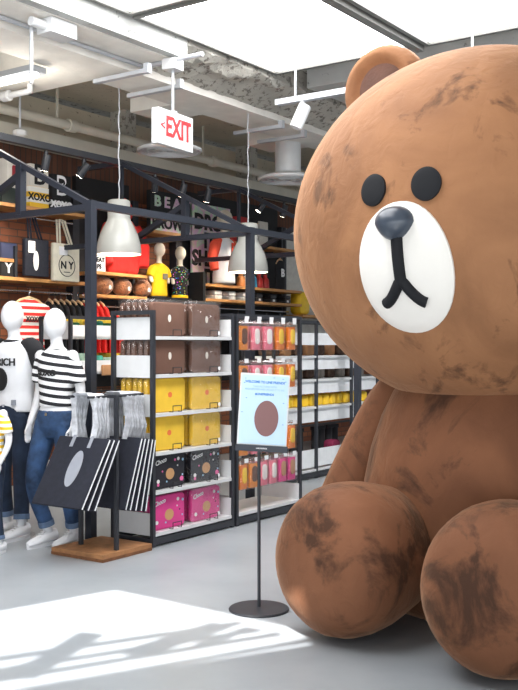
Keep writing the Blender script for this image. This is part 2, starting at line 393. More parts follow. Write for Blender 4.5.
# ------------------------------------------------------------------ giant plush bear
BR = Vector((1.23, 5.40, 0)); BT = R(-37)
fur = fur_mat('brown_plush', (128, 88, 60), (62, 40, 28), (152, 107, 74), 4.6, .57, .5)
fur_leg = fur_mat('brown_plush_legs', (108, 69, 47), (42, 27, 20), (128, 84, 59), 3.3, .505, .6)  # darker base with broader dark nap smudges than the head
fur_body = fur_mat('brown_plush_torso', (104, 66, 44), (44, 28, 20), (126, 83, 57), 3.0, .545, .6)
fur_in = mat('dark_plush', (92, 62, 50), .9, 0, .15, 6, .3, 30, sheen=.3)
eye_m = mat('bear_eye', (24, 25, 29), .75, 0, .05, spec=.25)
nose_m = mat('bear_nose', (58, 66, 78), .32, 0, .04)
muz_m = mat('muzzle_felt', (222, 218, 212), .8, 0, .02, 4, .12, 18)
bear = thing('plush_bear', 'giant seated brown plush teddy bear with off-white oval muzzle, taller than the shop racks', 'plush toy', BR, BT)
Bi = Matrix.Rotation(-BT, 3, 'Z')
def bl(x, y, z): return Bi @ (Vector((x, y, z)) - BR)
HC = Vector((0, 0, 2.11)); HR = Vector((1.08, .95, .98))
h = MB(); h.ell((0, 0, 0), HR, 72, 44); head = h.obj('head', fur, bear, HC, sharp=180)
def hs(yaw, pit, k=1.0):
    y, p = R(yaw), R(pit)
    return Vector((HR.x * math.sin(y) * math.cos(p), -HR.y * math.cos(y) * math.cos(p), HR.z * math.sin(p))) * k
def patch_on_head(name, mt, yaw, pit, hw, hh, bulge, rings=8, n=36, parent=None, tilt=0, edge=.012, shape=None):
    q = MB(); rs = []
    for i in range(rings, -1, -1):
        f = max(i / rings, .002); row = []
        for k in range(n):
            a = 2 * math.pi * k / n; sx, sy = (shape(a) if shape else (1, 1))
            dx, dy = f * hw * math.cos(a) * sx, f * hh * math.sin(a) * sy
            c, s_ = math.cos(R(tilt)), math.sin(R(tilt)); dx, dy = dx * c - dy * s_, dx * s_ + dy * c
            p = hs(yaw + dx / max(.5, math.cos(R(pit + dy))), pit + dy); nn = Vector((p.x / HR.x ** 2, p.y / HR.y ** 2, p.z / HR.z ** 2)).normalized()
            row.append(p + nn * (edge + bulge * math.sqrt(max(0, 1 - f * f))))
        rs.append(row)
    base = [hs(yaw, pit) * .93 + (Vector(p) - hs(yaw, pit)) * .98 for p in rs[0]]
    q.rings([base] + rs); return q.obj(name, mt, parent or head, sharp=50)
patch_on_head('eye', eye_m, -7.5, 6.9, 3.7, 4.6, .006, tilt=0); patch_on_head('eye', eye_m, 7.6, 7.1, 3.9, 4.7, .006)
muzzle = patch_on_head('muzzle', muz_m,   .6, -16.2, 13.2, 19.0, .03, 10, 48)
patch_on_head('nose', nose_m, -.1, -3.0, 5.4, 4.6, .10, 8, 28, parent=muzzle, shape=lambda a: (1, 1) if math.sin(a) > 0 else (1 - .25 * abs(math.sin(a)), 1.15))
def on_muz(yaw, pit):
    f = min(1, math.hypot((yaw - .6) / 13.2, (pit + 16.2) / 19)); p = hs(yaw / max(.5, math.cos(R(pit))), pit)
    nn = Vector((p.x / HR.x ** 2, p.y / HR.y ** 2, p.z / HR.z ** 2)).normalized()
    return p + nn * (.014 + .03 * math.sqrt(max(0, 1 - f * f)))
q = MB(); q.tube([on_muz(.6, -7 - i) for i in range(0, 13)], .030, 10)
q.tube([on_muz(.6 + 5.6 * t / 8, -18 - 7.2 * math.sin(abs(t) / 8 * 1.35)) for t in range(-8, 9)], .028, 10)
q.obj('mouth', eye_m, muzzle, sharp=60)
for sgn in (-1, 1):
    e = MB(); o = []
    prof = [(.001, .035), (.14, .035), (.168, .055), (.20, .085), (.235, .075), (.262, .03), (.265, -.03), (.22, -.085), (.001, -.10)]
    e.lathe(prof, 36); ear = e.obj('ear', fur, bear, (sgn * .625, .03, 2.985), (R(90), 0, 0), sharp=180)
    ear.rotation_euler = (R(90), R(sgn * 18), 0)
    e = MB(); e.lathe([(.001, .05), (.10, .049), (.16, .042), (.165, .03), (.001, .03)], 30); e.obj('ear_lining', fur_in, ear, sharp=60)
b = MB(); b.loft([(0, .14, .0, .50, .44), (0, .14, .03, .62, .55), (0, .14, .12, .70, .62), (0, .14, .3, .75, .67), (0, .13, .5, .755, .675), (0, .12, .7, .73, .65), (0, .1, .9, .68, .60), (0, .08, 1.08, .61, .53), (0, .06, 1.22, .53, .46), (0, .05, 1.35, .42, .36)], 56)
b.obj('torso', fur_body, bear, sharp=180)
def smooth_path(ps, n=24):
    ps = [Vector(p) for p in ps]; out = []
    for i in range(n + 1):
        t = i / n * (len(ps) - 1); k = min(int(t), len(ps) - 2); f = t - k
        p0, p1, p2, p3 = ps[max(k - 1, 0)], ps[k], ps[k + 1], ps[min(k + 2, len(ps) - 1)]
        out.append(.5 * ((2 * p1) + (p2 - p0) * f + (2 * p0 - 5 * p1 + 4 * p2 - p3) * f * f + (3 * p1 - p0 - 3 * p2 + p3) * f ** 3))
    return out
def rads(rs, n=24, tip=True):
    v = [x.x for x in smooth_path([(r, 0, 0) for r in rs], n)]
    if tip:
        for i in range(5): v[n - i] *= math.sqrt(max(.004, 1 - ((5 - i) / 5) ** 2)); v[i] *= math.sqrt(max(.02, 1 - ((5 - i) / 5.05) ** 2))
    return v
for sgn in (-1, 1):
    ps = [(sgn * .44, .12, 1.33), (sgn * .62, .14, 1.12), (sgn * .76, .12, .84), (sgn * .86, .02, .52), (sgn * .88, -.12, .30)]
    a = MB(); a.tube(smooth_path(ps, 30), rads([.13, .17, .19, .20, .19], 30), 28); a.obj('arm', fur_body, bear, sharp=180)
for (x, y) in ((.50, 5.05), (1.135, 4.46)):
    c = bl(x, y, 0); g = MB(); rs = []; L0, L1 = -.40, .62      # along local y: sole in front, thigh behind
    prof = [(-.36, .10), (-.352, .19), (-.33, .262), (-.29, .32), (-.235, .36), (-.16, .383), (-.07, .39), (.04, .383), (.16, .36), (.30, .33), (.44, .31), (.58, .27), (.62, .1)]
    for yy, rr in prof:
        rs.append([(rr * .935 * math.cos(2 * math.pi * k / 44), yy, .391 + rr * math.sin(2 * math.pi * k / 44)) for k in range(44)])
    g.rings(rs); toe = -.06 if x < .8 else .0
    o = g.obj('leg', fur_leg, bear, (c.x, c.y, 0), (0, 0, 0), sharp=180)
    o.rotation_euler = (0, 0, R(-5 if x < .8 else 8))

# ------------------------------------------------------------------ black steel house frame
A_, B_, D_ = -.13, 1.92, 3.93; EB, RB = .50, 2.10; EZ, RZ = 2.53, 3.32
fr = thing('pavilion_frame', 'dark steel house-shaped frame with posts, gables and ridge around the racks', 'steel frame', W(0, 0))
def fbar(name, p, q, t=.065): m = MB(); m.bar(p, q, t); return m.obj(name, frame_metal, fr)
for a in (A_, B_, D_):
    fbar('post', (a, EB, 0), (a, EB, EZ + .03), .062)
    fbar('rafter', (a, EB, EZ), (a, RB, RZ), .043)
    fbar('tie_beam', (a, EB + .03, EZ - .02), (a, BW - (.55 if a > 3 else .4), EZ - .02), .05)
    fbar('king_post', (a, 1.27, EZ - .02), (a, 1.27, 2.90), .06)
    fbar('strut', (a, 1.25, 2.84), (a, RB - .12, EZ - .02), .05)
    fbar('ridge_post', (a, RB, EZ), (a, RB, RZ), .035)
    fbar('wall_bar', (a, RB, RZ), (a, BW - (.6 if a > 1 else 0), RZ), .05)
fbar('eave_beam', (A_, EB, EZ), (B_, EB, EZ), .055); fbar('eave_beam', (B_, EB, EZ), (D_, EB, EZ), .055)
q = MB(); q.bar((-1.5, RB, RZ), (8.5, RB, RZ), .06); q.obj('ridge_beam', black_metal, fr)

# ------------------------------------------------------------------ spotlights on the ridge beam
lens_m = mat('spot_lens', (255, 244, 225), .3, 0, 0, emit=14)
def spotlight(px, ang, label, yaw=0, lit=True, n=0):
    a, z = onb(px, 150, RB)
    t = thing('track_spotlight', label, 'spotlight', W(a, RB, RZ - .04), group='black spotlights on the ridge beam')
    m = MB(); m.tube([(0, 0, 0), (0, 0, -.06)], .018, 10); m.obj('stem', black_metal, t)
    h = MB(); h.lathe([(.001, .10), (.045, .10), (.052, .09), (.055, -.12), (.050, -.125), (.001, -.11)], 20)
    hd = h.obj('lamp_head', black_metal, t, (0, 0, -.10), (R(ang * .6), R(yaw), 0)); hd.scale = (.68, .68, .68)
    m = MB(); m.lathe([(.001, -.127), (.047, -.127), (.047, -.12), (.001, -.12)], 20); m.obj('lens', lens_m if lit else mat('dark_lens', (60, 60, 62), .2, 0, 0), hd)
    ld = bpy.data.lights.new('spot_beam', 'SPOT'); ld.energy = SPOT_POWER; ld.spot_size = R(75); ld.spot_blend = .8; ld.color = (1, .86, .68); ld.shadow_soft_size = .05
    lo = bpy.data.objects.new('spot_beam', ld); C.objects.link(lo); lo.parent = hd; lo.location = (0, 0, -.14); lo.rotation_euler = (R(ang * .35), 0, 0)
spotlight(46, 26, 'lit black cylinder spotlight above the striped XOXO boxes')
spotlight(84, 48, 'black cylinder spotlight tipped sideways, beside the tall black wall panel', 20)
spotlight(155, 40, 'black cylinder spotlight leaning over the BEAT letters', -25)
spotlight(183, 30, 'black cylinder spotlight hanging over the end of the BEAT sign')
spotlight(208, 26, 'black cylinder spotlight hanging upright above the holographic panel')
spotlight(262, 42, 'black cylinder spotlight tilted above the small framed tees', 25)
spotlight(284, 34, 'lit black cylinder spotlight beside the bear head')

# ------------------------------------------------------------------ shop racks
def rack(label, a0, b0, wd, zs, top, front_rail=False, lips=True, depth=.42, posts=()):
    t = thing('display_rack', label, 'rack', W(a0, b0)); s = .03
    for x in (s / 2, wd - s / 2):
        for y in (s / 2, depth - s / 2): m = MB(); m.box((x, y, top / 2), (s, s, top)); m.obj('post', black_metal, t)
        for z in (top - s / 2, .045): m = MB(); m.box((x, depth / 2, z), (s, depth - 2 * s, s)); m.obj('end_rail', black_metal, t)
    for y in (s / 2, depth - s / 2): m = MB(); m.box((wd / 2, y, .04), (wd - 2 * s, s, .05)); m.obj('bottom_rail', black_metal, t)
    if front_rail:
        for y in (s / 2, depth - s / 2): m = MB(); m.box((wd / 2, y, top - s / 2), (wd - 2 * s, s, s)); m.obj('top_rail', black_metal, t)
    for x in posts: m = MB(); m.box((x, s / 2, top / 2), (s, s, top)); m.obj('post', black_metal, t)
    for z in zs:
        m = MB(); m.box((wd / 2, depth / 2, z - .0125), (wd - .064, depth - .01, .025))
        if lips:
            for x in (.037, wd - .037): m.box((x, depth / 2, z + .07), (.008, depth - .02, .14))
        m.obj('shelf', white_metal, t)
    return t
ZS = [1.545, 1.262, .975, .690, .405, .10]
rack('black framed white shelf rack holding six tiers of zip pouches', 0, 0, 1.0, ZS, 1.735)
rack2 = rack('black framed peg rack hung with phone pouches, behind the poster stand', 1.03, 0, .99, [.10], 1.735, True)

pouch_cols = {'brown': (112, 80, 66), 'yellow': (250, 205, 62), 'black': (38, 38, 46), 'pink': (226, 68, 146)}
patch_cols = {'brown': (228, 222, 212), 'yellow': (238, 120, 62), 'black': (206, 158, 110), 'pink': (206, 158, 110)}
PW, PH, PD = .37, .255, .046
wire_m = mat('wire', (30, 30, 32), .4, .3, 0)
deco = [mat('deco_pink', (240, 110, 170), .6, 0, 0), mat('deco_blue', (170, 210, 235), .6, 0, 0), mat('deco_white', (240, 238, 236), .6, 0, 0), mat('deco_dark', (40, 30, 50), .6, 0, 0)]
me_pouch, me_patch = {}, {}
for k, c in pouch_cols.items():
    pm = mat('pouch_' + k, c, .75, 0, .05, 8, .1, 60)
    m = MB(); m.panel(PW, PH, PD, .035, .016, (0, 0, PH / 2)); me_pouch[k] = m.mesh('body', pm)
    m = MB()
    if k in ('black', 'pink'): m.oval(.10, .085, -PD / 2 - .002, -PD / 2 + .004, (.0, .105))
    elif k == 'brown': m.oval(.034, .056, -PD / 2 - .002, -PD / 2 + .004, (0, .135))
    else: m.oval(.046, .042, -PD / 2 - .002, -PD / 2 + .004, (0, .13))
    me_patch[k] = m.mesh('patch', mat('patch_' + k, patch_cols[k], .7, 0, 0))
m = MB()
for s_ in (-1, 1): pass
m.tube([(-PW / 2 + .03, 0, PH + .002), (PW / 2 - .03, 0, PH + .002)], .004, 6); me_zip = m.mesh('zipper', mat('zipper_tape', (70, 55, 50), .6, 0, 0))
m = MB(); m.panel(PW + .012, PH + .03, PD + .006, .012, .006, (0, 0, PH / 2 + .012)); me_sleeve = m.mesh('plastic_sleeve', clear)
m = MB(); m.oval(.030, .030, -PD / 2 - .007, -PD / 2 - .004, (PW / 2 - .03, .03)); me_sticker = m.mesh('sticker', white_ink)
dec_spots = [(.10, .21, .030, 2), (.155, .20, .024, 1), (.06, .205, .022, 0), (-.14, .06, .034, 2), (-.14, .035, .028, 0), (.14, .055, .044, 0), (.15, .085, .016, 1), (.12, .13, .014, 3), (-.09, .13, .016, 0), (.09, .16, .014, 2), (-.04, .05, .016, 1)]
me_dec = []
for x, z, d, k in dec_spots:
    m = MB(); m.oval(d, d * .9, -PD / 2 - .002, -PD / 2 + .004, (x, z), 12); me_dec.append((k, m.mesh('print', deco[k])))
m = MB(); m.tube([(-.05, -.02, .0), (-.05, -.055, .0), (-.05, -.055, .045), (.05, -.055, .045), (.05, -.055, 0), (.05, -.02, 0)], .0035, 6); me_clip = m.mesh('shelf_clip', wire_m)
tiers = ['top', 'second', 'third', 'fourth', 'fifth', 'bottom']
kinds = ['brown', 'brown', 'yellow', 'yellow', 'black', 'pink']
for ti, (z, k) in enumerate(zip(ZS, kinds)):
    for col, (ac, nn) in enumerate(((.25, 6), (.70, 3))):
        if k == 'black' and col == 0: nn = 3
        for i in range(nn):
            wrapped = col == 1 or i > 0
            d = 'front' if i == 0 else ORD[i] + ' from the front'
            lab = f"{k} zip pouch, {'front one' if i == 0 else ORD[i] + ' from front'} of the {'left' if col == 0 else 'right'} row on the rack's {tiers[ti]} shelf"
            b = .075 + i * .058; jit = random.uniform(-.008, .008)
            t = thing('zip_pouch', lab, 'pouch', W(ac + jit, b, z + .001), TH + R(random.uniform(-1.5, 1.5)), 'zip pouches on the white shelves')
            inst('body', me_pouch[k], t)
            if i == 0: inst('patch', me_patch[k], t)
            inst('zipper', me_zip, t)
            if wrapped: inst('plastic_sleeve', me_sleeve, t)
            if col == 1 and i == 0: inst('sticker', me_sticker, t)
            if i == 0 and k in ('black', 'pink'):
                for q, me in me_dec:
                    if q in ((0, 1, 2) if k == 'black' else (1, 2, 3)): inst('print', me, t)
                text('lettering', 'Choco', .048, white_ink, t, (-.11, -PD / 2 - .0005, .205), .0015, .001, shear=.3, rot=(0, R(-12), 0))
        c = inst('shelf_clip', me_clip, None, W(ac + .03, .058, z + .0035), (0, 0, TH))
        tag(c, f"black wire stop before the {'left' if col == 0 else 'right'} {k} pouches on the {tiers[ti]} shelf", 'wire stop', 'wire stops on the white shelves')

# ------------------------------------------------------------------ hanging phone pouches on rack 2
def pk(c): return mat('pouch_print_%d_%d_%d' % c, c, .6, 0, .04)
spec = {'orange': ((244, 132, 34), (252, 208, 58)), 'pink': ((244, 130, 150), (245, 236, 232)), 'brown': ((236, 140, 40), (104, 66, 48)), 'magenta': ((232, 60, 140), (196, 140, 100))}
KW, KH, KD = .115, .20, .022
me_k = {}
for k, (c1, c2) in spec.items():
    m = MB(); m.panel(KW, KH, KD, .008, .005, (0, 0, -KH / 2 - .02)); x = m.mesh('backing_card', pk(c1))
    m = MB(); m.panel(KW * .58, KH * .66, .012, .03, .005, (.012, -KD / 2 - .002, -KH * .53)); y = m.mesh('pouch_shape', pk(c2)); me_k[k] = (x, y)
m = MB(); m.panel(KW + .012, KH + .05, KD + .026, .006, .006, (0, -.004, -KH / 2)); me_ks = m.mesh('plastic_sleeve', clear)
m = MB(); m.tube([(0, -.19, 0), (0, .01, 0)], .004, 6); m.tube([(0, -.19, 0), (0, -.195, .02)], .004, 6); me_peg = m.mesh('peg', chrome)
m = MB(); m.box((0, -.205, .012), (.055, .002, .035)); me_ptag = m.mesh('price_tag', white_ink)
m = MB()
peg_rows = [(1.655, [('brown', 1), ('pink', 3), ('pink', 3), ('orange', 3), ('orange', 3)], 'top'), (1.325, [('brown', 2), ('pink', 2), ('pink', 2), ('orange', 2), ('orange', 2)], 'second'),
            (.78, [('brown', 2), ('pink', 2), ('orange', 2), ('orange', 2), ('orange', 2)], 'third'), (.50, [('orange', 2), ('brown', 2), ('pink', 3), ('pink', 3), ('magenta', 3), ('magenta', 3)], 'lowest')]
for z, cols, nm in peg_rows:
    m = MB(); m.box((.495, .21, z + .0), (.93, .02, .02)); m.obj('peg_bar', black_metal, rack2)
    n = len(cols)
    for i, (k, cnt) in enumerate(cols):
        x = .13 + .73 * i / (n - 1)
        p = inst('peg', me_peg, rack2, (x, .2, z + .012)); inst('price_tag', me_ptag, p)
        for j in range(cnt):
            d = 'frontmost' if j == 0 else ORD[j] + ' behind'
            t = thing('phone_pouch', f"{k} phone pouch, {d}, {ORD[i]} peg from the left, {nm} peg row", 'phone pouch', W(1.03 + x, .035 + j * .052, z + .004), TH + R(random.uniform(-5, 5)), 'phone pouches on the peg rack')
            inst('backing_card', me_k[k][0], t); inst('pouch_shape', me_k[k][1], t); inst('plastic_sleeve', me_ks, t)
for i in range(5):
    m = MB(); m.box((.14 + .18 * i, -.004, 1.705), (.055, .004, .026)); m.obj('price_tag', white_ink, rack2)

# ------------------------------------------------------------------ rack behind the bear with translucent shelf fronts
front_m = mat('white_shelf_front', (238, 240, 242), .4, 0, .03)
r3 = rack('tall black framed rack with white shelf fronts, behind the bear arm', 3.05, 1.0, 2.95, [1.36, 1.10, .795, .10], 1.75, True, False, .42, (.86, 1.65, 2.3))
for z, hgt in ((1.49, .133), (1.217, .154), (.95, .16), (.633, .173)):
    m = MB(); m.box((1.475, .034, z + hgt / 2 - .01), (2.9, .006, hgt)); m.obj('shelf_front', front_m, r3)
m = MB(); m.box((1.475, .034, .22), (2.9, .006, .2)); m.obj('shelf_front', front_m, r3)
yb = mat('yellow_vinyl', (252, 206, 46), .5, 0, .04)
m = MB(); m.panel(.12, .12, .16, .03, .02, (0, 0, .06)); me_bag = m.mesh('body', yb)
m = MB(); m.tube([(-.035, 0, .115), (-.03, 0, .15), (.03, 0, .15), (.035, 0, .115)], .009, 8); me_bagh = m.mesh('handle', yb)
ords = ORD + ['thirteenth', 'fourteenth', 'fifteenth', 'sixteenth', 'seventeenth']
for i in range(14):
    t = thing('mini_suitcase', f"small yellow vinyl case with a handle, {ords[i]} in the row from the peg rack", 'case', W(3.2 + .15 * i, 1.16, .80), TH + R(random.uniform(-8, 8)), 'yellow cases behind the bear')
    inst('body', me_bag, t); inst('handle', me_bagh, t)
    t.location.z = .796
boxm = {'tan': mat('carton', (178, 132, 92), .8), 'dark': mat('dark_plush_item', (92, 70, 58), .9, 0, .2, 20, .5, 60), 'grey': mat('grey_item', (150, 140, 132), .8, 0, .2, 15)}
for i in range(9):
    for (z, ks) in ((1.361, ('dark', 'tan')), (1.101, ('grey', 'dark'))):
        k = ks[i % 2]; hh = .14 + .02 * ((i * 7) % 3); m = MB(); m.panel(.16, hh, .18, .03, .015, (0, 0, hh / 2))
        o = m.obj('soft_box' if k == 'tan' else 'plush_pouch', boxm[k], None, W(3.32 + .235 * i, 1.25, z), (0, 0, TH))
        tag(o, f"{k} {'box' if k == 'tan' else 'soft pouch'} on the {'upper' if z > 1.3 else 'lower'} white fronted shelf, {ords[i]} from the peg rack", 'box' if k == 'tan' else 'pouch', 'goods on the white fronted shelves')
trouser = MB(); trouser.box((0, 0, -.02), (.26, .05, .04)); trouser.loft([(-.07, 0, -.62, .05, .03), (-.07, 0, -.3, .06, .035), (-.065, 0, -.03, .065, .035)], 14); trouser.loft([(.07, 0, -.62, .05, .03), (.07, 0, -.3, .06, .035), (.065, 0, -.03, .065, .035)], 14)
me_tr = trouser.mesh('black_trousers', black_cloth)
for i, (x, d) in enumerate(((3.48, 'beside the first upright'), (3.78, 'just before the second upright'), (4.25, 'between the second and third uprights'), (4.55, 'nearest the bear arm'))):
    tag(inst('black_trousers', me_tr, None, W(x, 1.2, .545), (0, 0, TH)), 'black trousers hanging under the white fronted shelves, ' + d, 'trousers', 'trousers under the white shelves')
m = MB(); m.bar((.05, .2, .565), (2.9, .2, .565), .02); m.obj('hanging_rail', black_metal, r3)
m = MB(); m.panel(.2, .28, .14, .05, .03, (0, 0, .14)); o = m.obj('backpack', mat('wine_cloth', (120, 24, 62), .8), None, W(4.42, 1.12, .101), (0, 0, TH)); tag(o, 'wine red bag standing on the bottom shelf beside the black trousers', 'bag')
m = MB(); m.panel(.26, .34, .14, .06, .03, (0, 0, .17)); m.tube([(-.05, 0, .33), (-.05, 0, .38), (.05, 0, .38), (.05, 0, .33)], .01, 8)
o = m.obj('yellow_backpack', yb, None, W(1.93, .28, .53), (0, 0, TH)); tag(o, 'yellow bag hanging at the end of the peg rack behind the poster', 'bag')

# ------------------------------------------------------------------ rack with folded knits behind the mannequins
r4 = rack('black framed rack with folded green and yellow goods, behind the striped mannequin', .97, 1.85, 1.2, [1.56, 1.23, .26], 1.75, True)
for z in (1.56, 1.23, .26):
    m = MB(); m.box((.6, .008, z + .04), (1.12, .006, .13)); m.obj('shelf_front', front_m, r4)
m = MB(); m.bar((.04, .2, 1.03), (1.16, .2, 1.03), .018); m.obj('hanging_rail', black_metal, r4)
fold_cols = {'teal': (70, 160, 140), 'yellow': (240, 200, 70), 'green': (60, 130, 90), 'pale green': (170, 200, 180)}
seqs = [(1.561, ['green', 'yellow', 'teal', 'green', 'yellow', 'teal', 'teal'], 'top'), (1.231, ['pale green', 'pale green', 'teal', 'pale green', 'yellow', 'pale green', 'yellow'], 'middle'), (.261, ['green', 'teal', 'yellow', 'green', 'teal', 'green', 'yellow'], 'low')]
for z, cs, nm in seqs:
    for i, c in enumerate(cs):
        m = MB(); hh = .13 + .02 * ((i * 5) % 3); m.panel(.135, hh, .30, .02, .015, (0, 0, hh / 2))
        o = m.obj('folded_cloth', mat('cloth_' + c.replace(' ', '_'), fold_cols[c], .9, 0, .25, 16, .3, 30), None, W(1.09 + .155 * i, 2.06, z), (0, 0, TH))
        tag(o, f"{c} folded cloth, {ords[i]} from the left on the folded goods rack's {nm} shelf", 'folded clothes', 'folded goods behind the mannequins')
m = MB(); m.panel(.30, .10, .02, .004, .003, (0, 0, .05)); tag(m.obj('cardboard_sign', boxm['tan'], None, W(1.52, 1.838, 1.19), (0, 0, TH)), 'plain cardboard strip on the middle shelf front of the folded goods rack', 'card')

# ------------------------------------------------------------------ garments
def tee_mb(side_sleeve=True, L=.62, wd=.22, dp=.032):
    m = MB(); m.loft([(0, 0, -L - .1, wd * .98, dp), (0, 0, -L * .6 - .1, wd * .95, dp), (0, 0, -.28, wd, dp), (0, 0, -.17, wd * .98, dp * .9), (0, 0, -.12, wd * .62, dp * .7), (0, 0, -.09, wd * .36, dp * .6)], 24)
    if side_sleeve:
        for s_ in (-1, 1): m.tube([(s_ * .14, 0, -.16), (s_ * .22, 0, -.20), (s_ * .30, 0, -.33)], [.05, .07, .075], 12, flat=.4)
    return m
def hanger_mb():
    m = MB(); m.tube([(-.2, 0, -.15), (-.12, 0, -.105), (0, 0, -.075), (.12, 0, -.105), (.2, 0, -.15)], [.010, .013, .015, .013, .010], 8); return m
def hook_mb():
    m = MB(); m.tube([(0, 0, -.075), (0, 0, -.035), (.012, 0, -.022), (.021, 0, -.008), (.021, 0, .008), (.010, 0, .019), (-.008, 0, .020), (-.019, 0, .010)], .003, 6); return m
me_hang, me_hook = hanger_mb().mesh('hanger', hanger_wood), hook_mb().mesh('hook', chrome)
me_tee = {k: tee_mb().mesh('fabric', mt, remesh=.016, smooth=3) for k, mt in (('black', black_cloth), ('red', red_cloth), ('teal', teal_cloth))}
striped_red = stripe_mat('red_stripes', (232, 228, 224), (206, 44, 40), .066, .5)
me_tee['striped'] = tee_mb().mesh('fabric', striped_red, remesh=.014, smooth=3)
def hung(kind, label, a, b, z, rz=0, group=None, s=1):
    t = thing('hanging_tee', label, 'tee', W(a, b, z), TH + rz, group); t.scale = (s, s, s)
    inst('fabric', me_tee[kind], t); hg = inst('hanger', me_hang, t); inst('hook', me_hook, hg); return t

# ------------------------------------------------------------------ back wall bays
def plank(t, name, x0, x1, y0, y1, z, th=.035, mt=None):
    m = MB(); m.box(((x0 + x1) / 2, (y0 + y1) / 2, z - th / 2), (x1 - x0, y1 - y0, th)); return m.obj(name, mt or wood, t)
WF = 2.95
def rod(t, x0, x1, b, z):
    m = MB(); m.tube([(x0, b, z), (x1, b, z)], .012, 10); o = m.obj('hanging_rod', chrome, t)
    for x in (x0 + .05, x1 - .05): m = MB(); m.box((x, (b + BW) / 2, z), (.012, BW - b, .02)); m.obj('rod_bracket', black_metal, t)
def bay(label, px0, px1, panel_z=None):
    a0, _ = onb(px0, 300, WF); a1, _ = onb(px1, 300, WF)
    t = thing('shelving_unit', label, 'shelving', W(0, 0))
    for a in (a0, a1): m = MB(); m.box((a, BW - .06, 1.6), (.05, .11, 3.2)); m.obj('upright', black_metal, t)
    return t, a0, a1
zb = lambda px, py, b=WF: onb(px, py, b)[1]
ba = lambda px, b=WF: onb(px, 300, b)[0]
t1, x0, x1 = bay('brick wall shelving with wooden shelves holding XOXO boxes and tote bags', -4, 90)
Z1, Z2 = zb(50, 209), zb(50, 279.5)
plank(t1, 'shelf', x0 + .03, x1 - .03, WF, BW, Z1); plank(t1, 'shelf', x0 + .03, x1 - .03, WF, BW, Z2)
rod(t1, x0 + .4, x1 - .15, WF + .12, Z1 - .10); ZR1 = zb(40, 292, WF + .1); rod(t1, x0 + .1, x1 - .2, WF + .1, ZR1)
xs = ba(17); m = MB(); m.box((xs, WF + .16, (zb(17, 246) + Z2) / 2), (.03, .3, zb(17, 246) - Z2)); m.obj('divider', black_metal, t1)
plank(t1, 'small_shelf', x0 + .03, xs - .02, WF + .02, BW, zb(12, 258.5))
blk = mat('black_board', (24, 24, 27), .7, 0, .08)
t2, x0, x1 = bay('wall shelving with a tall black panel, red display and round plush heads', 93, 149)
m = MB(); m.box(((x0 + x1) / 2, BW - .03, (zb(120, 178) + 1.0) / 2), (x1 - x0 - .06, .06, zb(120, 178) - 1.0)); m.obj('back_panel', blk, t2)
Z3, Z4 = zb(115, 272.5), zb(115, 295)
plank(t2, 'shelf', x0 + .03, x1 - .03, WF, BW - .06, Z3); plank(t2, 'shelf', x0 + .03, x1 - .03, WF, BW - .06, Z4); rod(t2, x0 + .1, x1 - .1, WF + .1, Z4 - .13)
t3, x0, x1 = bay('wall shelving carrying the BEAT BROWN sign over two child torsos', 152, 192)
Z5, Z6 = zb(170, 232), zb(170, 297.5)
plank(t3, 'shelf', x0 + .03, x1 - .03, WF, BW - .06, Z5); plank(t3, 'shelf', x0 + .03, x1 - .03, WF - .02, BW - .06, Z6, mt=blk)
t4, x0, x1 = bay('wall shelving with two wooden shelves of folded tees behind the pendant lamp', 195, 296)
Z7, Z8, Z9 = zb(250, 287.5), zb(250, 301.5), zb(275, 247)
plank(t4, 'shelf', x0 + .03, x1, WF - .1, BW - .06, Z7); plank(t4, 'shelf', x0 + .03, x1, WF - .1, BW - .06, Z8); plank(t4, 'shelf', ba(259), x1, WF, BW - .06, Z9)
m = MB(); m.box((x0 + .05, WF + .02, (Z8 + Z7) / 2 + .05), (.05, .26, .36)); m.obj('end_panel', blk, t4)
m = MB(); m.box(((x0 + x1) / 2, BW - .03, (Z9 + 1.0) / 2 + .3), (x1 - x0 - .08, .05, Z9 + .6 - 1.0)); m.obj('back_panel', blk, t4)
ZR4 = zb(250, 309.5); rod(t4, x0 + .1, x1 - .05, WF + .1, ZR4)

# boxes with folded tees on the top shelf of bay 1
ystr = stripe_mat('yellow_stripes', (238, 236, 230), (240, 196, 60), .11, .5); bstr = stripe_mat('black_stripes', (226, 224, 222), (26, 26, 28), .10, .68)
creamb = mat('cream_box', (222, 216, 206), .7, 0, .04); navyb = mat('navy_box', (44, 52, 84), .7, 0, .05); greenb = mat('dark_green_box', (48, 58, 54), .7, 0, .1)
def dbox(name, label, cat, px0, px1, z, hh, mt, bb=WF + .05, dp=.2, words=None, tm=None, size=.15, extra=None, rz=0, group=None):
    a0, a1 = ba(px0, bb), ba(px1, bb); t = thing(name, label, cat, W((a0 + a1) / 2, bb, z), TH + rz, group); wd = a1 - a0
    m = MB(); m.panel(wd, hh, dp, .008, .004, (0, dp / 2, hh / 2)); m.obj('box_body', mt, t)
    if words: text('lettering', words, size, tm, t, (0, -.002, hh / 2), .003, .004)
    return t, wd
hB = zb(40, 187, WF + .05) - Z1; hT = zb(40, 165, WF + .05) - Z1 - hB
dbox('display_box', 'yellow and white striped box reading XOXO on the top wall shelf', 'box', 30, 49, Z1, hB, ystr, words='XOXO', tm=black_ink, size=.10)
dbox('display_box', 'cream box with a black letter B stacked on the yellow XOXO box', 'box', 30, 48.5, Z1 + hB, hT, creamb, words='B', tm=black_ink, size=.30)
dbox('display_box', 'black striped box reading XOXO on the top wall shelf', 'box', 52, 71, Z1, hB * .62, bstr, words='XOXO', tm=white_ink, size=.10)
t, wd = dbox('display_box', 'black box with a white outlined letter B, above the black striped box', 'box', 52, 71, Z1 + hB * .62, hT * 1.1, blk, words='B', tm=white_ink, size=.30)
text('lettering', 'B', .22, blk, t, (0, -.005, hT * .55), .003, .0)
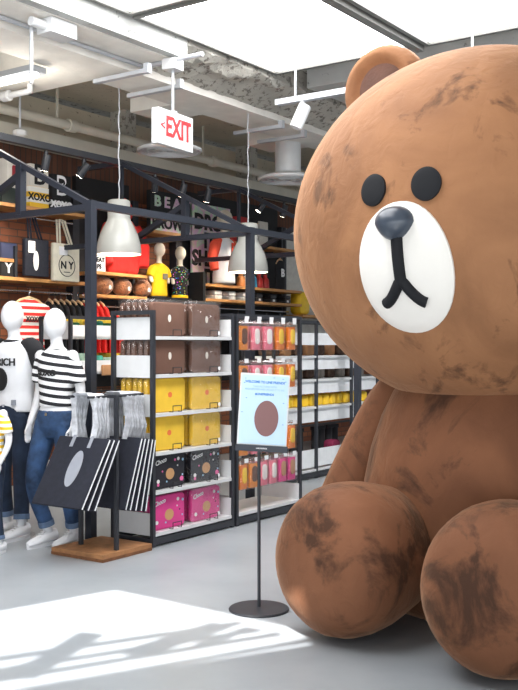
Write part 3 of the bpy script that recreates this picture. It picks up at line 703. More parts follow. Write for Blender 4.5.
dbox('display_box', 'dark green box on the top wall shelf behind the gable strut', 'box', 2, 20, Z1, hB * .75, greenb)
t, wd = dbox('display_box', 'cream box with a dark red emblem on the dark green box', 'box', 7, 20.5, Z1 + hB * .75, hT * 1.3, creamb)
m = MB(); m.panel(wd * .6, hT * .8, .006, .02, .002, (.03, -.002, hT * .6)); m.obj('emblem', mat('dark_red_ink', (140, 28, 40), .7, 0, 0), t); m = MB(); m.oval(.07, .07, -.008, -.003, (.03, hT * .5)); m.obj('emblem_dot', white_ink, t)
dbox('display_box', 'navy blue box on the little wooden shelf beside the dark tote bag', 'box', 1, 17, zb(12, 258.5), .16, navyb, WF + .04)
dbox('display_box', 'black box with a white patch below the navy box', 'box', 1, 16, Z2, .17, blk, WF + .04, words='Y', tm=white_ink, size=.14)

# tote bags hanging in front of the brick
def wall_tote(px0, px1, y_top, y_bot, mt, sm, label):
    b = WF - .02; a0, a1 = ba(px0, b), ba(px1, b); z0, z1 = zb((px0 + px1) / 2, y_bot, b), zb((px0 + px1) / 2, y_top, b); wd, hh = a1 - a0, z1 - z0
    t = thing('tote_bag', label, 'tote bag', W((a0 + a1) / 2, b, z0))
    m = MB(); m.panel(wd, hh, .05, .012, .01, (0, 0, hh / 2)); m.obj('bag_body', mt, t)
    top = Z1 - .10 - z0 + .02
    for y in (-.02, .02):
        m = MB(); m.ribbon([(-wd * .24, y, hh - .03), (-wd * .10, y + .07, top - .02), (0, y + .12, top), (wd * .10, y + .07, top - .02), (wd * .24, y, hh - .03)], .025, .005); m.obj('strap', sm, t)
    return t, wd, hh
t, wd, hh = wall_tote(23.5, 47.5, 239.5, 276.5, navy, navy, 'dark navy tote bag with a small white print hanging on the brick wall')
m = MB(); m.oval(.07, .20, -.031, -.024, (-.02, hh * .42)); m.obj('print', white_ink, t); m = MB(); m.panel(.09, .12, .006, .004, .002, (-wd * .25, -.032, hh * .78)); m.obj('swing_tag', white_ink, t)
t, wd, hh = wall_tote(52, 78, 244, 281.5, cream_cloth, cream_cloth, 'cream canvas tote bag with a round N Y print hanging on the brick wall')
m = MB(); o = [(math.cos(2 * math.pi * k / 28), math.sin(2 * math.pi * k / 28)) for k in range(29)]
m.tube([(x * .115, -.028, hh * .42 + y * .115) for x, y in o], .004, 6, False); m.obj('print_ring', black_ink, t)
text('lettering', 'N Y', .11, black_ink, t, (0, -.028, hh * .42), .002, .003); m = MB(); m.box((0, -.028, hh * .42 - .07), (.09, .004, .008)); m.obj('print_line', black_ink, t)
m = MB(); m.panel(.12, .09, .006, .004, .002, (-wd * .15, -.032, hh * .80)); m.obj('swing_tag', white_ink, t)

# hanging clothes on bay 1 / 2 / 4 rods
hung('striped', 'red and white striped XOXO tee on a wooden hanger facing out, behind the mannequins', *(lambda a: (a, WF - .02, ZR1 + .005))(ba(29, WF - .02)), group=None, s=1.0)
text('lettering', 'XOXO', .07, black_ink, bpy.data.objects['hanging_tee'], (0.02, -.055, -.30), .002, .003)
for i in range(6): hung('black', f"black tee edge-on on a wooden hanger, {ORD[i]} in its run after the striped tee", ba(49, WF + .1) + .085 * i, WF + .1, ZR1, R(62), 'black tees on the wall rod')
for i in range(4): hung('red', f"red tee edge-on on a wooden hanger, {ORD[i]} after the run of black tees", ba(49, WF + .1) + .085 * (6 + i), WF + .1, ZR1, R(62), 'red tees on the wall rod')
for i in range(4): hung('red', f"red tee hung low behind the folded goods rack, {ORD[i]} from the steel post", ba(96, WF + .1) + .16 * i, WF + .1, Z4 - .13, R(25), 'red tees under the plush heads')
for i in range(5): hung('teal', f"teal tee on the folded goods rack rail, {ORD[i]} from the striped mannequin", 1.2 + .19 * i, 2.05, 1.03, R(35), 'teal tees on the rack rail')
for i in range(4): hung('black', f"dark tee on a wooden hanger under the folded tee shelves, {ORD[i]} from the pouch rack", ba(238, WF + .1) + .34 * i, WF + .1, ZR4, R(18), 'dark tees behind the peg rack')

# red hooded display and plush heads in bay 2
a0, a1 = ba(97, WF + .15), ba(146, WF + .15); zc = Z3
t = thing('red_hoodie', 'bright red hoodie with white drawstrings displayed behind the pendant lamp', 'hoodie', W((a0 + a1) / 2, WF + .15, zc + .012)); hw = (a1 - a0) / 2
m = MB(); m.loft([(0, 0, 0, hw * .62, .10), (0, 0, .25, hw * .66, .11), (0, 0, .50, hw * .62, .10), (0, 0, .62, hw * .35, .08)], 24)
for s_ in (-1, 1): m.tube([(s_ * hw * .5, 0, .55), (s_ * hw * .80, -.03, .32), (s_ * hw * .72, -.06, .08)], [.08, .08, .07], 14)
m.obj('hoodie_body', red_cloth, t, remesh=.02, smooth=4)
m = MB(); m.ell((0, .0, .72), (.15, .10, .16)); m.obj('hood', red_cloth, t)
for s_ in (-1, 1): m = MB(); m.tube([(s_ * .04, -.10, .56), (s_ * .05, -.125, .40), (s_ * .05, -.13, .20)], .008, 6); m.obj('drawstring', white_ink, t)
a = ba(100, WF - .0); t = thing('shelf_sign', 'small white sign with black letters at the edge of the red hoodie', 'sign', W(a, WF + .02, Z3 + .001))
m = MB(); m.panel(.20, .17, .015, .004, .003, (0, 0, .085)); m.obj('sign_board', white_ink, t); text('lettering', 'BEAT', .07, black_ink, t, (0, -.009, .125), .002, .003); text('lettering', 'PS', .07, black_ink, t, (.0, -.009, .05), .002, .003)
plm = mat('fluffy_brown', (140, 88, 54), .95, 0, .3, 18, .8, 60, sheen=.4)
d = ['beside the steel post', 'in the middle of the three', 'nearest the yellow tee torso']
for i, px in enumerate((103, 122, 142)):
    a = ba(px, WF + .13); t = thing('plush_cushion', 'round fluffy brown plush cushion under the red hoodie, ' + d[i], 'plush cushion', W(a, WF + .13, Z4), group='fluffy cushions on the wall shelf'); r = .115
    m = MB(); m.ell((0, 0, r * .92), (r * 1.08, r * .95, r * .92)); m.obj('cushion', plm, t)
    m = MB(); m.oval(.035, .05, -.115, -.09, (0, .085)); m.obj('patch', mat('patch_brown2', (232, 226, 216), .7, 0, 0), t)
    for s_ in (-1, 1): m = MB(); m.ell((s_ * .08, .01, r * 1.72), (.032, .02, .032), 12, 8); m.obj('ear', plm, t)

# BEAT BROWN sign
a0, a1 = ba(151, WF + .1), ba(191, WF + .1); zt, zm = zb(170, 193, WF + .1), zb(170, 214, WF + .1)
t = thing('letter_sign', 'black sign with holographic letters BEAT over BROWN on a wooden wall shelf', 'sign', W((a0 + a1) / 2, WF + .12, Z5)); wd = a1 - a0
m = MB(); m.box((0, .02, (zt - Z5) / 2), (wd, .06, zt - Z5)); m.obj('sign_board', blk, t)
m = MB(); m.box((0, -.014, (zm - Z5) / 2 - .01), (wd * .98, .008, zm - Z5 - .04)); m.obj('holographic_strip', holo, t)
text('lettering', 'B E A T', .18, holo, t, (.03, -.014, (zm + zt) / 2 - Z5), .004, .006, sx=1.2); text('lettering', 'BROWN', .19, black_ink, t, (0, -.02, (zm - Z5) / 2 - .01), .004, .006)

# holographic panel
a0, a1 = ba(190, WF + .2), ba(228, WF + .2); z0, z1 = Z7, zb(205, 205, WF + .2)
t = thing('holographic_panel', 'tall holographic foil panel with bold black lettering behind the raglan torso', 'sign', W((a0 + a1) / 2 + .02, WF + .195, z0 + .002)); hh = z1 - z0
m = MB(); m.box((0, 0, hh / 2), (a1 - a0, .03, hh)); m.obj('foil_board', holo, t)
for i, wds in enumerate(('DROP', 'IT', 'SHAKE', 'IT')): text('lettering', wds, .27, black_ink, t, (.0 if i % 2 == 0 else -.05, -.017, hh - .24 - .235 * i), .003, .012)

# torsos
skin_m = mat('torso_form', (222, 212, 196), .5, 0, .02)
def torso(label, px, b, z0, ht, tee_mt, words=None, wm=None, sl_mt=None, size=.2, group=None, rz=0):
    a = ba(px, b); t = thing('torso_mannequin', label, 'mannequin', W(a, b, z0 + .012), TH + rz, group); s_ = ht / .78
    f = MB(); f.loft([(0, 0, .0, .13, .085), (0, 0, .2, .125, .08), (0, 0, .38, .14, .085), (0, 0, .45, .12, .07), (0, 0, .49, .05, .045)], 20); f.tube([(0, 0, .46), (0, -.005, .60)], .04, 14); f.ell((0, -.01, .68), (.075, .09, .105))
    for q in (-1, 1): f.tube([(q * .14, 0, .43), (q * .185, 0, .30), (q * .18, -.02, .20)], [.035, .032, .03], 10)
    o = f.obj('figure', skin_m, t, remesh=.012, smooth=3)
    g = MB(); g.loft([(0, 0, .005, .15, .10), (0, 0, .2, .142, .095), (0, 0, .38, .158, .10), (0, 0, .45, .135, .082), (0, 0, .485, .06, .055)], 22)
    if sl_mt is None:
        for q in (-1, 1): g.tube([(q * .12, 0, .43), (q * .165, 0, .385), (q * .20, 0, .29)], [.045, .055, .058], 12)
    o2 = g.obj('tee', tee_mt, t, remesh=.012, smooth=3)
    if sl_mt:
        for q in (-1, 1): u = MB(); u.tube([(q * .09, 0, .455), (q * .15, 0, .40), (q * .195, 0, .28), (q * .20, -.03, .14)], [.05, .062, .056, .045], 14); u.obj('sleeve', sl_mt, t)
    if words: text('lettering', words, size, wm, t, (.03, 0, .355), .003, .006, warp=lambda x, y, z: (x, y - .112 * math.sqrt(max(.1, 1 - ((x + .05) / .17) ** 2)), z))
    t.scale = (s_, s_, s_); return t
yel_cloth = mat('yellow_jersey', (244, 196, 24), .9, 0, .05, 10, .2, 20)
b = WF + .15
hgt = zb(160, 244, b) - Z6; t = torso('child torso in a plain yellow tee with a small printed patch, under the BROWN sign', 159, b, Z6, hgt, yel_cloth)
m = MB(); m.panel(.11, .085, .01, .01, .003, (.02, -.102, .29)); m.obj('print', mat('tee_patch', (120, 112, 100), .8, 0, .1), t)
hgt = zb(182, 248, b) - Z6; t = torso('child torso in a black confetti dotted tee beside the holographic panel', 180, b, Z6, hgt, confetti_mat())
m = MB(); m.loft([(0, 0, 0, .154, .105), (0, 0, .04, .153, .104)], 22); m.obj('hem', yel_cloth, t)
coral = mat('coral_jersey', (232, 84, 60), .9, 0, .06, 10, .3, 14)
hgt = zb(225, 212, WF + .02) - Z7; torso('torso in a white raglan with orange sleeves and letter B, by the pendant lamp', 224, WF - .02, Z7, hgt, white_cloth, 'B', coral, coral, .18)

# small framed tees, folded tees, figures, black tee in bay 4
for (p0, p1, y0, mt, wt, lab) in ((237.5, 247.5, 216, mat('red_box', (190, 50, 52), .7), 'XOXO', 'red framed tee box reading XOXO above the second pendant lamp'), (249.5, 258, 219, blk, 'XOXO', 'black framed tee box with white letters, between the red box and the bear'), (259.5, 268, 221, creamb, 'XO', 'cream framed tee box beside the black one near the bear')):
    zz = Z9 + .001 if p0 > 258 else Z9 + .001
    dbox('framed_tee', lab, 'framed tee', p0, p1, Z9, zb(p0, y0, WF + .05) - Z9, mt, words=wt, tm=white_ink if mt is not creamb else black_ink, size=.085)
plank(t4, 'shelf', ba(234), ba(259), WF, BW - .06, Z9)
pack_w, pack_b = mat('white_pack', (226, 226, 226), .5, 0, .12, 30), mat('black_pack', (40, 40, 44), .5, 0, .3, 26)
for i in range(6):
    px = 214 + 14 * i - (i > 2) * 1; k = 'white' if i < 3 else 'black'; a = ba(px + 3, WF - .02)
    for j in range(2):
        m = MB(); m.panel(.15, .055, .22, .02, .012, (0, 0, .0275)); o = m.obj('folded_tee', pack_w if k == 'white' else pack_b, None, W(a, WF + .06, Z8 + .058 * j), (0, 0, TH))
        tag(o, f"{k} folded tee pack, {'top' if j else 'bottom'} of the {ORD[i]} pile from the confetti torso", 'folded tee', 'folded tees on the wooden shelf')
        if k == 'black' and j == 0: m = MB(); m.box((0, -.112, .03), (.05, .004, .03)); m.obj('pack_print', white_ink, o)
for i, (px, c, nm) in enumerate(((241, (190, 120, 60), 'amber'), (247, (226, 226, 226), 'white'), (253, (60, 150, 190), 'blue'), (259, (206, 50, 44), 'red'), (265, (190, 46, 44), 'dark red'))):
    a = ba(px, WF + .05); m = MB(); m.lathe([(.001, 0), (.055, 0), (.06, .02), (.055, .13), (.03, .16), (.03, .20), (.001, .20)], 16)
    tag(m.obj('bottle', mat('bottle_' + nm.replace(' ', '_'), c, .4), None, W(a, WF + .05, Z7), (0, 0, TH)), f"{nm} bottle-shaped tumbler on the upper wooden shelf under the second pendant lamp", 'tumbler', 'tumblers under the lamp')
a = ba(280, WF + .03); zz = zb(280, 255, WF + .03)
t = thing('hanging_tee', 'black sleeveless tee with a white letter B hanging beside the bear head', 'tee', W(a, WF + .03, zz + .02))
m = MB(); m.loft([(0, 0, -.52, .115, .04), (0, 0, -.25, .112, .04), (0, 0, -.14, .10, .035), (0, 0, -.10, .06, .03)], 20); m.obj('fabric', black_cloth, t)
hg = inst('hanger', me_hang, t); hg.scale = (.5, 1, 1); inst('hook', me_hook, hg); text('lettering', 'B', .15, white_ink, t, (0.01, -.043, -.28), .002, .006)
m = MB(); m.box((a, BW - .1, zz + .04), (.02, .2, .02)); m.obj('peg_rail', black_metal, t4)
m = MB(); m.panel(.28, .34, .2, .08, .05, (0, 0, .17)); o = m.obj('yellow_bag', yb, None, W(ba(300, WF + .05), WF + .05, zb(300, 315, WF + .05)), (0, 0, TH)); tag(o, 'yellow soft bag on the shelf end just left of the bear head', 'bag')
t5, x0, x1 = bay('dark shelving unit at the bear head holding a yellow bag', 299, 420)
plank(t5, 'shelf', ba(297), x1, WF - .1, BW - .06, zb(300, 315, WF + .05)); m = MB(); m.box(((x0 + x1) / 2, BW - .03, 2.4), (x1 - x0, .05, 1.6)); m.obj('back_panel', mat('pale_board', (214, 212, 206), .7), t5)

# ------------------------------------------------------------------ pendant lamps
enamel = mat('grey_enamel', (172, 172, 166), .25, 0, .02); inner = mat('shade_inside', (250, 240, 222), .5, 0, 0, emit=.9)
bulb_m = mat('bulb', (255, 236, 205), .3, 0, 0, emit=18)
def pendant(x, y, zbot, r, label):
    t = thing('pendant_lamp', label, 'pendant lamp', (x, y, zbot), 0, 'grey pendant lamps'); s_ = r / .21
    prof = [(.210, 0), (.208, .05), (.200, .11), (.178, .19), (.146, .26), (.114, .315), (.106, .34), (.106, .50), (.09, .512), (.001, .513)]
    ins = [(.001, .49), (.10, .488), (.10, .34), (.11, .31), (.14, .255), (.172, .185), (.194, .105), (.202, .05), (.204, .002)]
    m = MB(); m.lathe([(a * s_, b * s_) for a, b in prof], 40, False); m.lathe([(.204 * s_, .002 * s_), (.210 * s_, 0)], 40, False); m.obj('lamp_shade', enamel, t)
    m = MB(); m.lathe([(a * s_, b * s_) for a, b in ins], 40, False); m.obj('shade_lining', inner, t)
    m = MB(); m.ell((0, 0, .2), (.05, .05, .07), 16, 10); m.obj('bulb', bulb_m, t)
    m = MB(); top = .513 * s_; L = 3.84 - zbot
    m.tube([(random.uniform(-.006, .006) if 0 < i < 20 else 0, random.uniform(-.006, .006) if 0 < i < 20 else 0, top + (L - top) * i / 20) for i in range(21)], .006, 6); m.obj('cable', grey_metal, t)
    ld = bpy.data.lights.new('pendant_glow', 'POINT'); ld.energy = 14; ld.color = (1, .88, .7); ld.shadow_soft_size = .06
    lo = bpy.data.objects.new('pendant_glow', ld); C.objects.link(lo); lo.parent = t; lo.location = (0, 0, .05)
pendant(-1.286, 9.0, 2.31, .205, 'grey enamel pendant lamp hanging in front of the red hoodie')
pendant(-.112, 10.0, 2.22, .205, 'grey enamel pendant lamp hanging behind the second steel post, nearer the bear')

# ------------------------------------------------------------------ ceiling fittings
def vent(x, y, z, r, label, neck):
    t = thing('ceiling_vent', label, 'air diffuser', (x, y, z), 0, 'round ceiling diffusers')
    m = MB(); m.lathe([(r * .9, 0), (r * .9, -.012), (r * .96, -.014), (r, .0), (r, .015), (r * .92, .03), (r * .55, .07), (r * .5, .07)], 40, True); m.obj('outer_ring', white_metal, t)
    for k, f in enumerate((.72, .5, .28)):
        m = MB(); m.lathe([(r * f, -.012), (r * (f - .01), .012), (r * (f - .06), .012), (r * (f - .03), -.014)], 36, False); m.obj('louver_ring', white_metal, t)
    m = MB(); m.lathe([(.001, .008), (r * .95, .008), (r * .95, .02), (.001, .02)], 36); m.obj('back_plate', white_metal, t)
    m = MB(); m.lathe([(.001, -.01), (r * .09, -.01), (r * .09, .04), (.001, .04)], 20); m.obj('hub', grey_metal, t)
    m = MB(); m.lathe([(r * .42, .06), (r * .42, neck)], 30); m.obj('duct_neck', white_metal, t)
vent(-.93, 10.2, 3.50, .34, 'round white ceiling diffuser behind the exit sign', .36)
vent(.34, 11.5, 3.42, .36, 'round white ceiling diffuser with a tall duct neck beside the bear head', .44)
def to_ab(x, y): return ab(x, y)
pipe = thing('sprinkler_pipe', 'thick cream pipe running along the ceiling above the brick wall', 'pipe', W(0, 0))
m = MB(); m.tube([(-2, 2.85, 3.80), (12, 2.85, 3.80)], .05, 16); m.obj('pipe_run', cream_paint, pipe)
for a in (1.95, 4.4, 6.5):
    m = MB(); m.tube([(a - .05, 2.85, 3.80), (a + .05, 2.85, 3.80)], .068, 16); m.obj('coupling', cream_paint, pipe)
    m = MB(); m.box((a - .2, 2.85, 4.03), (.02, .02, .42)); m.obj('pipe_hanger', cream_paint, pipe)
# exit sign
red_glow = mat('exit_red', (232, 36, 40), .5, 0, 0, emit=.6)
ex = thing('exit_sign', 'white EXIT sign with red letters and a small arrow hanging from the ceiling', 'exit sign', (-.735, 8.35, 3.155), R(60))
m = MB(); m.panel(.52, .30, .07, .008, .006, (0, 0, .15)); m.obj('sign_box', white_metal, ex)
text('lettering', 'EXIT', .235, red_glow, ex, (.035, -.037, .155), .003, .006, sx=.78); text('arrow', '<', .11, red_glow, ex, (-.192, -.037, .155), .003, .002)
m = MB(); m.tube([(0, 0, .30), (0, 0, .67)], .012, 10); m.obj('stem', grey_metal, ex)
m = MB(); m.lathe([(.001, .30), (.04, .30), (.04, .312), (.001, .318)], 16); m.obj('canopy', grey_metal, ex)
m = MB(); m.box((0, 0, .71), (.13, .13, .09)); m.obj('junction_box', white_metal, ex)
# conduits and hardware
def conduit(label, segs, r=.02, mt=None, name='conduit'):
    m = MB()
    for p, q in segs: m.tube([p, q], r, 10)
    return tag(m.obj(name, mt or grey_metal, None, W(0, 0), (0, 0, TH)), label, 'conduit')
ea, eb = to_ab(-.755, 8.35)
conduit('grey ceiling conduit running both ways from the exit sign box', [((ea, eb - .35, 3.90), (ea, 1.0, 3.90))])
conduit('long grey conduit line along the white painted beam', [((-3, .98, 3.90), (ea + .1, .98, 3.90))], .018)
def strut(label, px, py, a_off=0):
    k = (px - 259) / 980; Y = 2.32 * 980 / (345 - py); a, b = to_ab(k * Y, Y)
    m = MB(); m.box((0, 0, -.02), (.05, .62, .035)); m.box((0, -.3, .0), (.05, .05, .08)); o = m.obj('channel_strut', grey_metal, None, W(a, b, 3.80), (0, 0, TH)); tag(o, label, 'channel strut', 'channel struts under the girder')
strut('grey channel strut under the girder, left of the exit sign and above the first lamp', 121, 74)
strut('grey channel strut under the girder just left of the exit sign stem', 154, 89)
strut('grey channel strut under the girder beside the round diffuser, behind the exit sign', 258, 128)
strut('grey channel strut under the girder nearest the bear head', 281, 137)
# white junction box at far left and its pipe
k = (57 - 259) / 980; Y = 2.44 * 980 / (345 - 22); a, b = to_ab(k * Y, Y)
t = thing('junction_box', 'white electrical box on the ceiling beam with a vertical conduit below', 'electrical box', W(a, b, 3.84))
m = MB(); m.box((0, 0, .02), (.26, .16, .11)); m.obj('box_body', white_metal, t)
m = MB(); m.tube([(-.13, 0, .02), (-.26, 0, .02)], .035, 14); m.obj('pipe_stub', white_metal, t)
m = MB(); m.tube([(-.2, .06, .0), (-.2, .06, -.42)], .014, 8); m.obj('drop_conduit', grey_metal, t)
# white track at the left edge
pA, pB = Vector((-1.95, 7.55, 3.50)), Vector((-1.72, 7.9, 3.50))
def trk(x, py, Y): return Vector(((x - 259) / 980 * Y, Y, 1.48 + (345 - py) * Y / 980))
t = thing('track_rail', 'white lighting track with a tube cut by the picture edge, below the ceiling beam', 'lighting track', (0, 0, 0), 0)
e1 = trk(39, 69, 8.2); e0 = e1 + V * 1.2
m = MB(); m.bar(e1, e0, .16, .05); m.obj('track_body', grey_metal, t)
m = MB(); m.tube([e1 + Vector((0, -.02, -.05)) + V * .02, e0 + Vector((0, -.02, -.05))], .028, 10); m.obj('tube_lamp', mat('soft_tube', (240, 240, 238), .4, 0, 0, emit=1.2), t)
ld = bpy.data.lights.new('tube_light', 'POINT'); ld.energy = 16; ld.color = (1, .95, .86); ld.shadow_soft_size = .15
lo = bpy.data.objects.new('tube_light', ld); C.objects.link(lo); lo.parent = t; lo.location = e1 + V * .3 + Vector((0, 0, -.22))
m = MB(); m.tube([e1 + V * .1, Vector((e1.x, e1.y, 3.84)) + V * .1], .012, 8); m.obj('hanger_rod', grey_metal, t)
t = thing('water_pipe', 'white elbow pipe dropping below the lighting track by the brick wall', 'pipe', (0, 0, 0), 0)
p1 = trk(30, 78, 8.9); p2 = trk(30, 91, 8.9); p3 = p2 + V * .9 - U * .0
m = MB(); m.tube([Vector((p1.x, p1.y, 3.85)), p2 + Vector((0, 0, .04)), p2, p2 + V * .04, p3], .028, 12); m.obj('pipe_run', white_metal, t)
m = MB(); m.tube([p2 + V * .28, p2 + V * .36], .05, 12); m.obj('pipe_fitting', white_metal, t)
t = thing('ceiling_sensor', 'small round white sensor hanging above the ridge beam at the left', 'sensor', trk(20, 134, 9.6), 0)
m = MB(); m.lathe([(.001, -.03), (.05, -.03), (.07, -.01), (.07, .03), (.03, .05), (.001, .05)], 20); m.obj('sensor_body', white_metal, t)
z = t.location.z; m = MB(); m.tube([(0, 0, .05), (0, 0, 4.24 - z)], .012, 8); m.obj('drop_conduit', grey_metal, t)
# white track with spot beside bear
t = thing('track_rail', 'white lighting track with one white spotlight, above the bear shoulder side', 'lighting track', (0, 0, 0), 0)
e1 = trk(277, 103, 9.0); e0 = e1 - V * 2.4
m = MB(); m.bar(e1, e0, .07, .05); m.obj('track_body', grey_metal, t)
for f in (.2, 1.9): m = MB(); q = e1 - V * f; m.tube([q, Vector((q.x, q.y, 4.06 if f > .3 else 3.98))], .01, 8); m.obj('hanger_rod', grey_metal, t)
s0 = trk(303, 100, 8.85); s0 = e1 - V * .28
t2_ = thing('track_spotlight', 'white cylinder spotlight hanging from the white track near the bear ear', 'spotlight', s0, 0)
m = MB(); m.tube([(0, 0, 0), (0, 0, -.08)], .025, 10); m.obj('stem', white_metal, t2_)
m = MB(); m.lathe([(.001, .11), (.05, .11), (.058, .10), (.058, -.11), (.05, -.115), (.001, -.10)], 22); m.obj('lamp_head', white_metal, t2_, (-.02, 0, -.16), (0, R(24), 0))

s1 = e1 - V * 1.5  # extra spotlight added out of sight to brighten the rack's shelf fronts
t2_ = thing('track_spotlight', 'added unseen fill spotlight on the white track behind the bear head, brightening the shelf fronts', 'spotlight', s1, 0)
m = MB(); m.tube([(0, 0, 0), (0, 0, -.08)], .025, 10); m.obj('stem', white_metal, t2_)
m = MB(); m.lathe([(.001, .11), (.05, .11), (.058, .10), (.058, -.11), (.05, -.115), (.001, -.10)], 22); aim = Vector((2.0, 10.8, 1.1)) - s1
hd = m.obj('lamp_head', white_metal, t2_, (0, 0, -.16)); hd.rotation_euler = aim.to_track_quat('-Z', 'Y').to_euler()
ld = bpy.data.lights.new('spot_beam', 'SPOT'); ld.energy = 420; ld.spot_size = R(70); ld.spot_blend = .9; ld.shadow_soft_size = .06
lo = bpy.data.objects.new('spot_beam', ld); C.objects.link(lo); lo.parent = hd; lo.location = (0, 0, -.13)

# ------------------------------------------------------------------ poster stand
sign_blue = mat('poster_blue', (190, 218, 240), .5, 0, .01); blue_ink = mat('blue_ink', (70, 130, 205), .6, 0, 0); pale_ink = mat('pale_blue_ink', (150, 190, 226), .6, 0, 0)
ps = thing('poster_stand', 'black pole stand with a round base and a pale blue welcome poster', 'sign stand', (0.0, 5.48, 0), R(2))
m = MB(); m.lathe([(.001, 0), (.168, 0), (.170, .006), (.165, .012), (.03, .018), (.001, .018)], 44); m.obj('base', black_metal, ps)
m = MB(); m.tube([(0, 0, .015), (0, 0, .93)], .0095, 14); m.obj('pole', black_metal, ps)
pf = MB(); pf.box((0, 0, .215), (.278, .014, .43)); brd = pf.obj('poster_board', white_metal, ps, (.012, -.01, .89), (R(-6), R(3.5), 0))
m = MB(); m.box((0, -.0085, .228), (.262, .003, .385)); m.obj('poster_sheet', sign_blue, brd)
m = MB(); m.box((0, -.003, .012), (.292, .022, .036)); m.obj('frame_bar', frame_metal, brd); text('lettering', 'LINE FRIENDS', .010, white_ink, brd, (.0, -.0145, .012), .0006, .0002)
text('lettering', 'WELCOME TO LINE FRIENDS', .0185, blue_ink, brd, (0, -.0105, .382), .0006, .0006, sx=.93)
text('lettering', 'TAKE PICTURES WITH', .0135, pale_ink, brd, (0, -.0105, .357), .0006, .0002)
text('lettering', 'MEGA BROWN AND UPLOAD IT TO SNS', .0135, pale_ink, brd, (0, -.0105, .341), .0006, .0002, sx=.9)
text('lettering', '#LINEFRIENDS', .0165, blue_ink, brd, (0, -.0105, .314), .0006, .0006)
m = MB(); m.oval(.135, .20, -.0115, -.0085, (.018, .180), 32); m.obj('illustration', mat('poster_brown', (128, 92, 92), .6, 0, 0), brd)
m = MB()
for x, z in ((-.11, .40), (.10, .405), (.115, .39), (-.115, .375), (-.10, .29), (.11, .27), (.05, .41), (-.12, .21), (.112, .15)): m.box((x, -.0103, z), (.008, .001, .003))
m.obj('confetti', blue_ink, brd)

# ------------------------------------------------------------------ tote bag rack
tr_ = thing('tote_rack', 'low wooden base stand with black posts carrying the navy tote bags', 'display stand', W(0, 0))
m = MB(); m.box((-.32, .2, .025), (.50, .50, .05)); m.obj('base', ply, tr_); m = MB(); m.box((-.32, .2, .012), (.504, .504, .02)); m.obj('base_edge', ply_edge, tr_)
for a, b in ((-.385, .0), (-.385, .345)): m = MB(); m.bar((a, b, .05), (a, b, 1.13), .026); m.obj('post', black_metal, tr_)
m = MB(); m.bar((-.385, 0, 1.12), (-.385, .345, 1.12), .022); m.obj('cross_bar', black_metal, tr_)
for b in (.08, .27): m = MB(); m.tube([(-.58, b, 1.12), (-.02, b, 1.12)], .010, 10); m.obj('arm', black_metal, tr_)
TW, THh, TD = .48, .52, .024; tilt = R(31)
m = MB(); m.panel(TW, THh, TD, .006, .008, (0, 0, -THh / 2)); me_tb = m.mesh('bag_body', navy)
m = MB(); m.box((0, 0, -THh / 2), (.005, TD * .35, THh - .01))
me_piping = m.mesh('piping', mat('white_piping', (226, 228, 232), .8, 0, .05))
ct, st = math.cos(tilt), math.sin(tilt)
def up(x, hgt, y=0): return (x, y - hgt * st, hgt * ct)       # world-vertical height expressed in the leaning bag's own frame
for i in range(8):
    a, tl = ((-.515, 31), (-.47, 29), (-.428, 28), (-.19, 19), (-.155, 18), (-.118, 16), (-.082, 14), (-.046, 12))[i]; dz = -.005 * i
    t = thing('tote_bag', f"navy tote bag with white piping on the low stand, {'front one with grey oval print' if i == 0 else ORD[i] + ' from the front'}", 'tote bag', W(a, .175, .835 + dz), R(-35), 'navy totes on the low stand', tilt=0)
    tl = R(tl); ct, st = math.cos(tl), math.sin(tl)
    t.rotation_euler = (-tl, 0, R(-35 + random.uniform(-1, 1)))
    inst('bag_body', me_tb, t); [inst('piping', me_piping, t, (q_ * (TW / 2 + .001), 0, 0)) for q_ in (-1, 1)]
    L = 1.132 - (.835 + dz)
    for y, wob in ((-.010, .012), (.010, .022)):
        q = MB(); pts = []; sides = []
        for x, hgt, tw in ((-.085, -.02, 0), (-.092 - wob, L * .3, .3), (-.10, L * .65, -.2), (-.092, L * .93, .7), (-.06, L + .004, 1.57), (.06, L + .004, 1.57), (.092, L * .93, .7), (.10, L * .65, -.2), (.092 + wob, L * .3, .3), (.085, -.02, 0)):
            p = up(x, hgt); pts.append((p[0], y + p[1] + .012 * math.sin(hgt * 15 + i * 2), p[2]))
            sides.append((math.cos(tw), math.sin(tw) * ct, math.sin(tw) * st))
        q.ribbon(pts, .05, .004, sides); q.obj('strap', strap_grey, t)
    if i == 0:
        m = MB(); m.oval(.115, .27, -TD / 2 - .002, -TD / 2 + .002, (.03, -.24), 28); m.obj('print', grey_ink, t)
        for x in (-.085, .085): m = MB(); m.box((x, -TD / 2 - .001, -.03), (.03, .004, .1)); m.obj('strap_patch', grey_ink, t)

# ------------------------------------------------------------------ mannequins
def shoe(parent, x, y, z, rz=0, s=1, mt=None):
    m = MB(); rs = []
    for yy, wd, ht in ((.075, .020, .05), (.06, .033, .085), (.02, .037, .088), (-.03, .038, .075), (-.08, .042, .058), (-.13, .043, .046), (-.17, .034, .036), (-.19, .015, .022)):
        rs.append([(wd * math.cos(2 * math.pi * k / 16), yy, .012 + max(0, ht * (.5 + .5 * math.sin(2 * math.pi * k / 16)))) for k in range(16)])
    m.rings(rs); o = m.obj('sneaker', mt or white_cloth, parent, (x, y, z), (0, 0, rz)); o.scale = (s, s, s)
    m = MB(); out = [(.043 * math.cos(2 * math.pi * k / 24), -.057 + .137 * math.sin(2 * math.pi * k / 24)) for k in range(24)]
    m.rings([[(a, b, 0) for a, b in out], [(a, b, .022) for a, b in out]]); m.obj('sole', plastic_white, o)
    m = MB()
    for k in range(4): m.tube([(-.02, -.05 - .02 * k, .088 - .011 * k), (.02, -.05 - .02 * k, .088 - .011 * k)], .004, 6)
    m.obj('laces', white_metal, o); return o
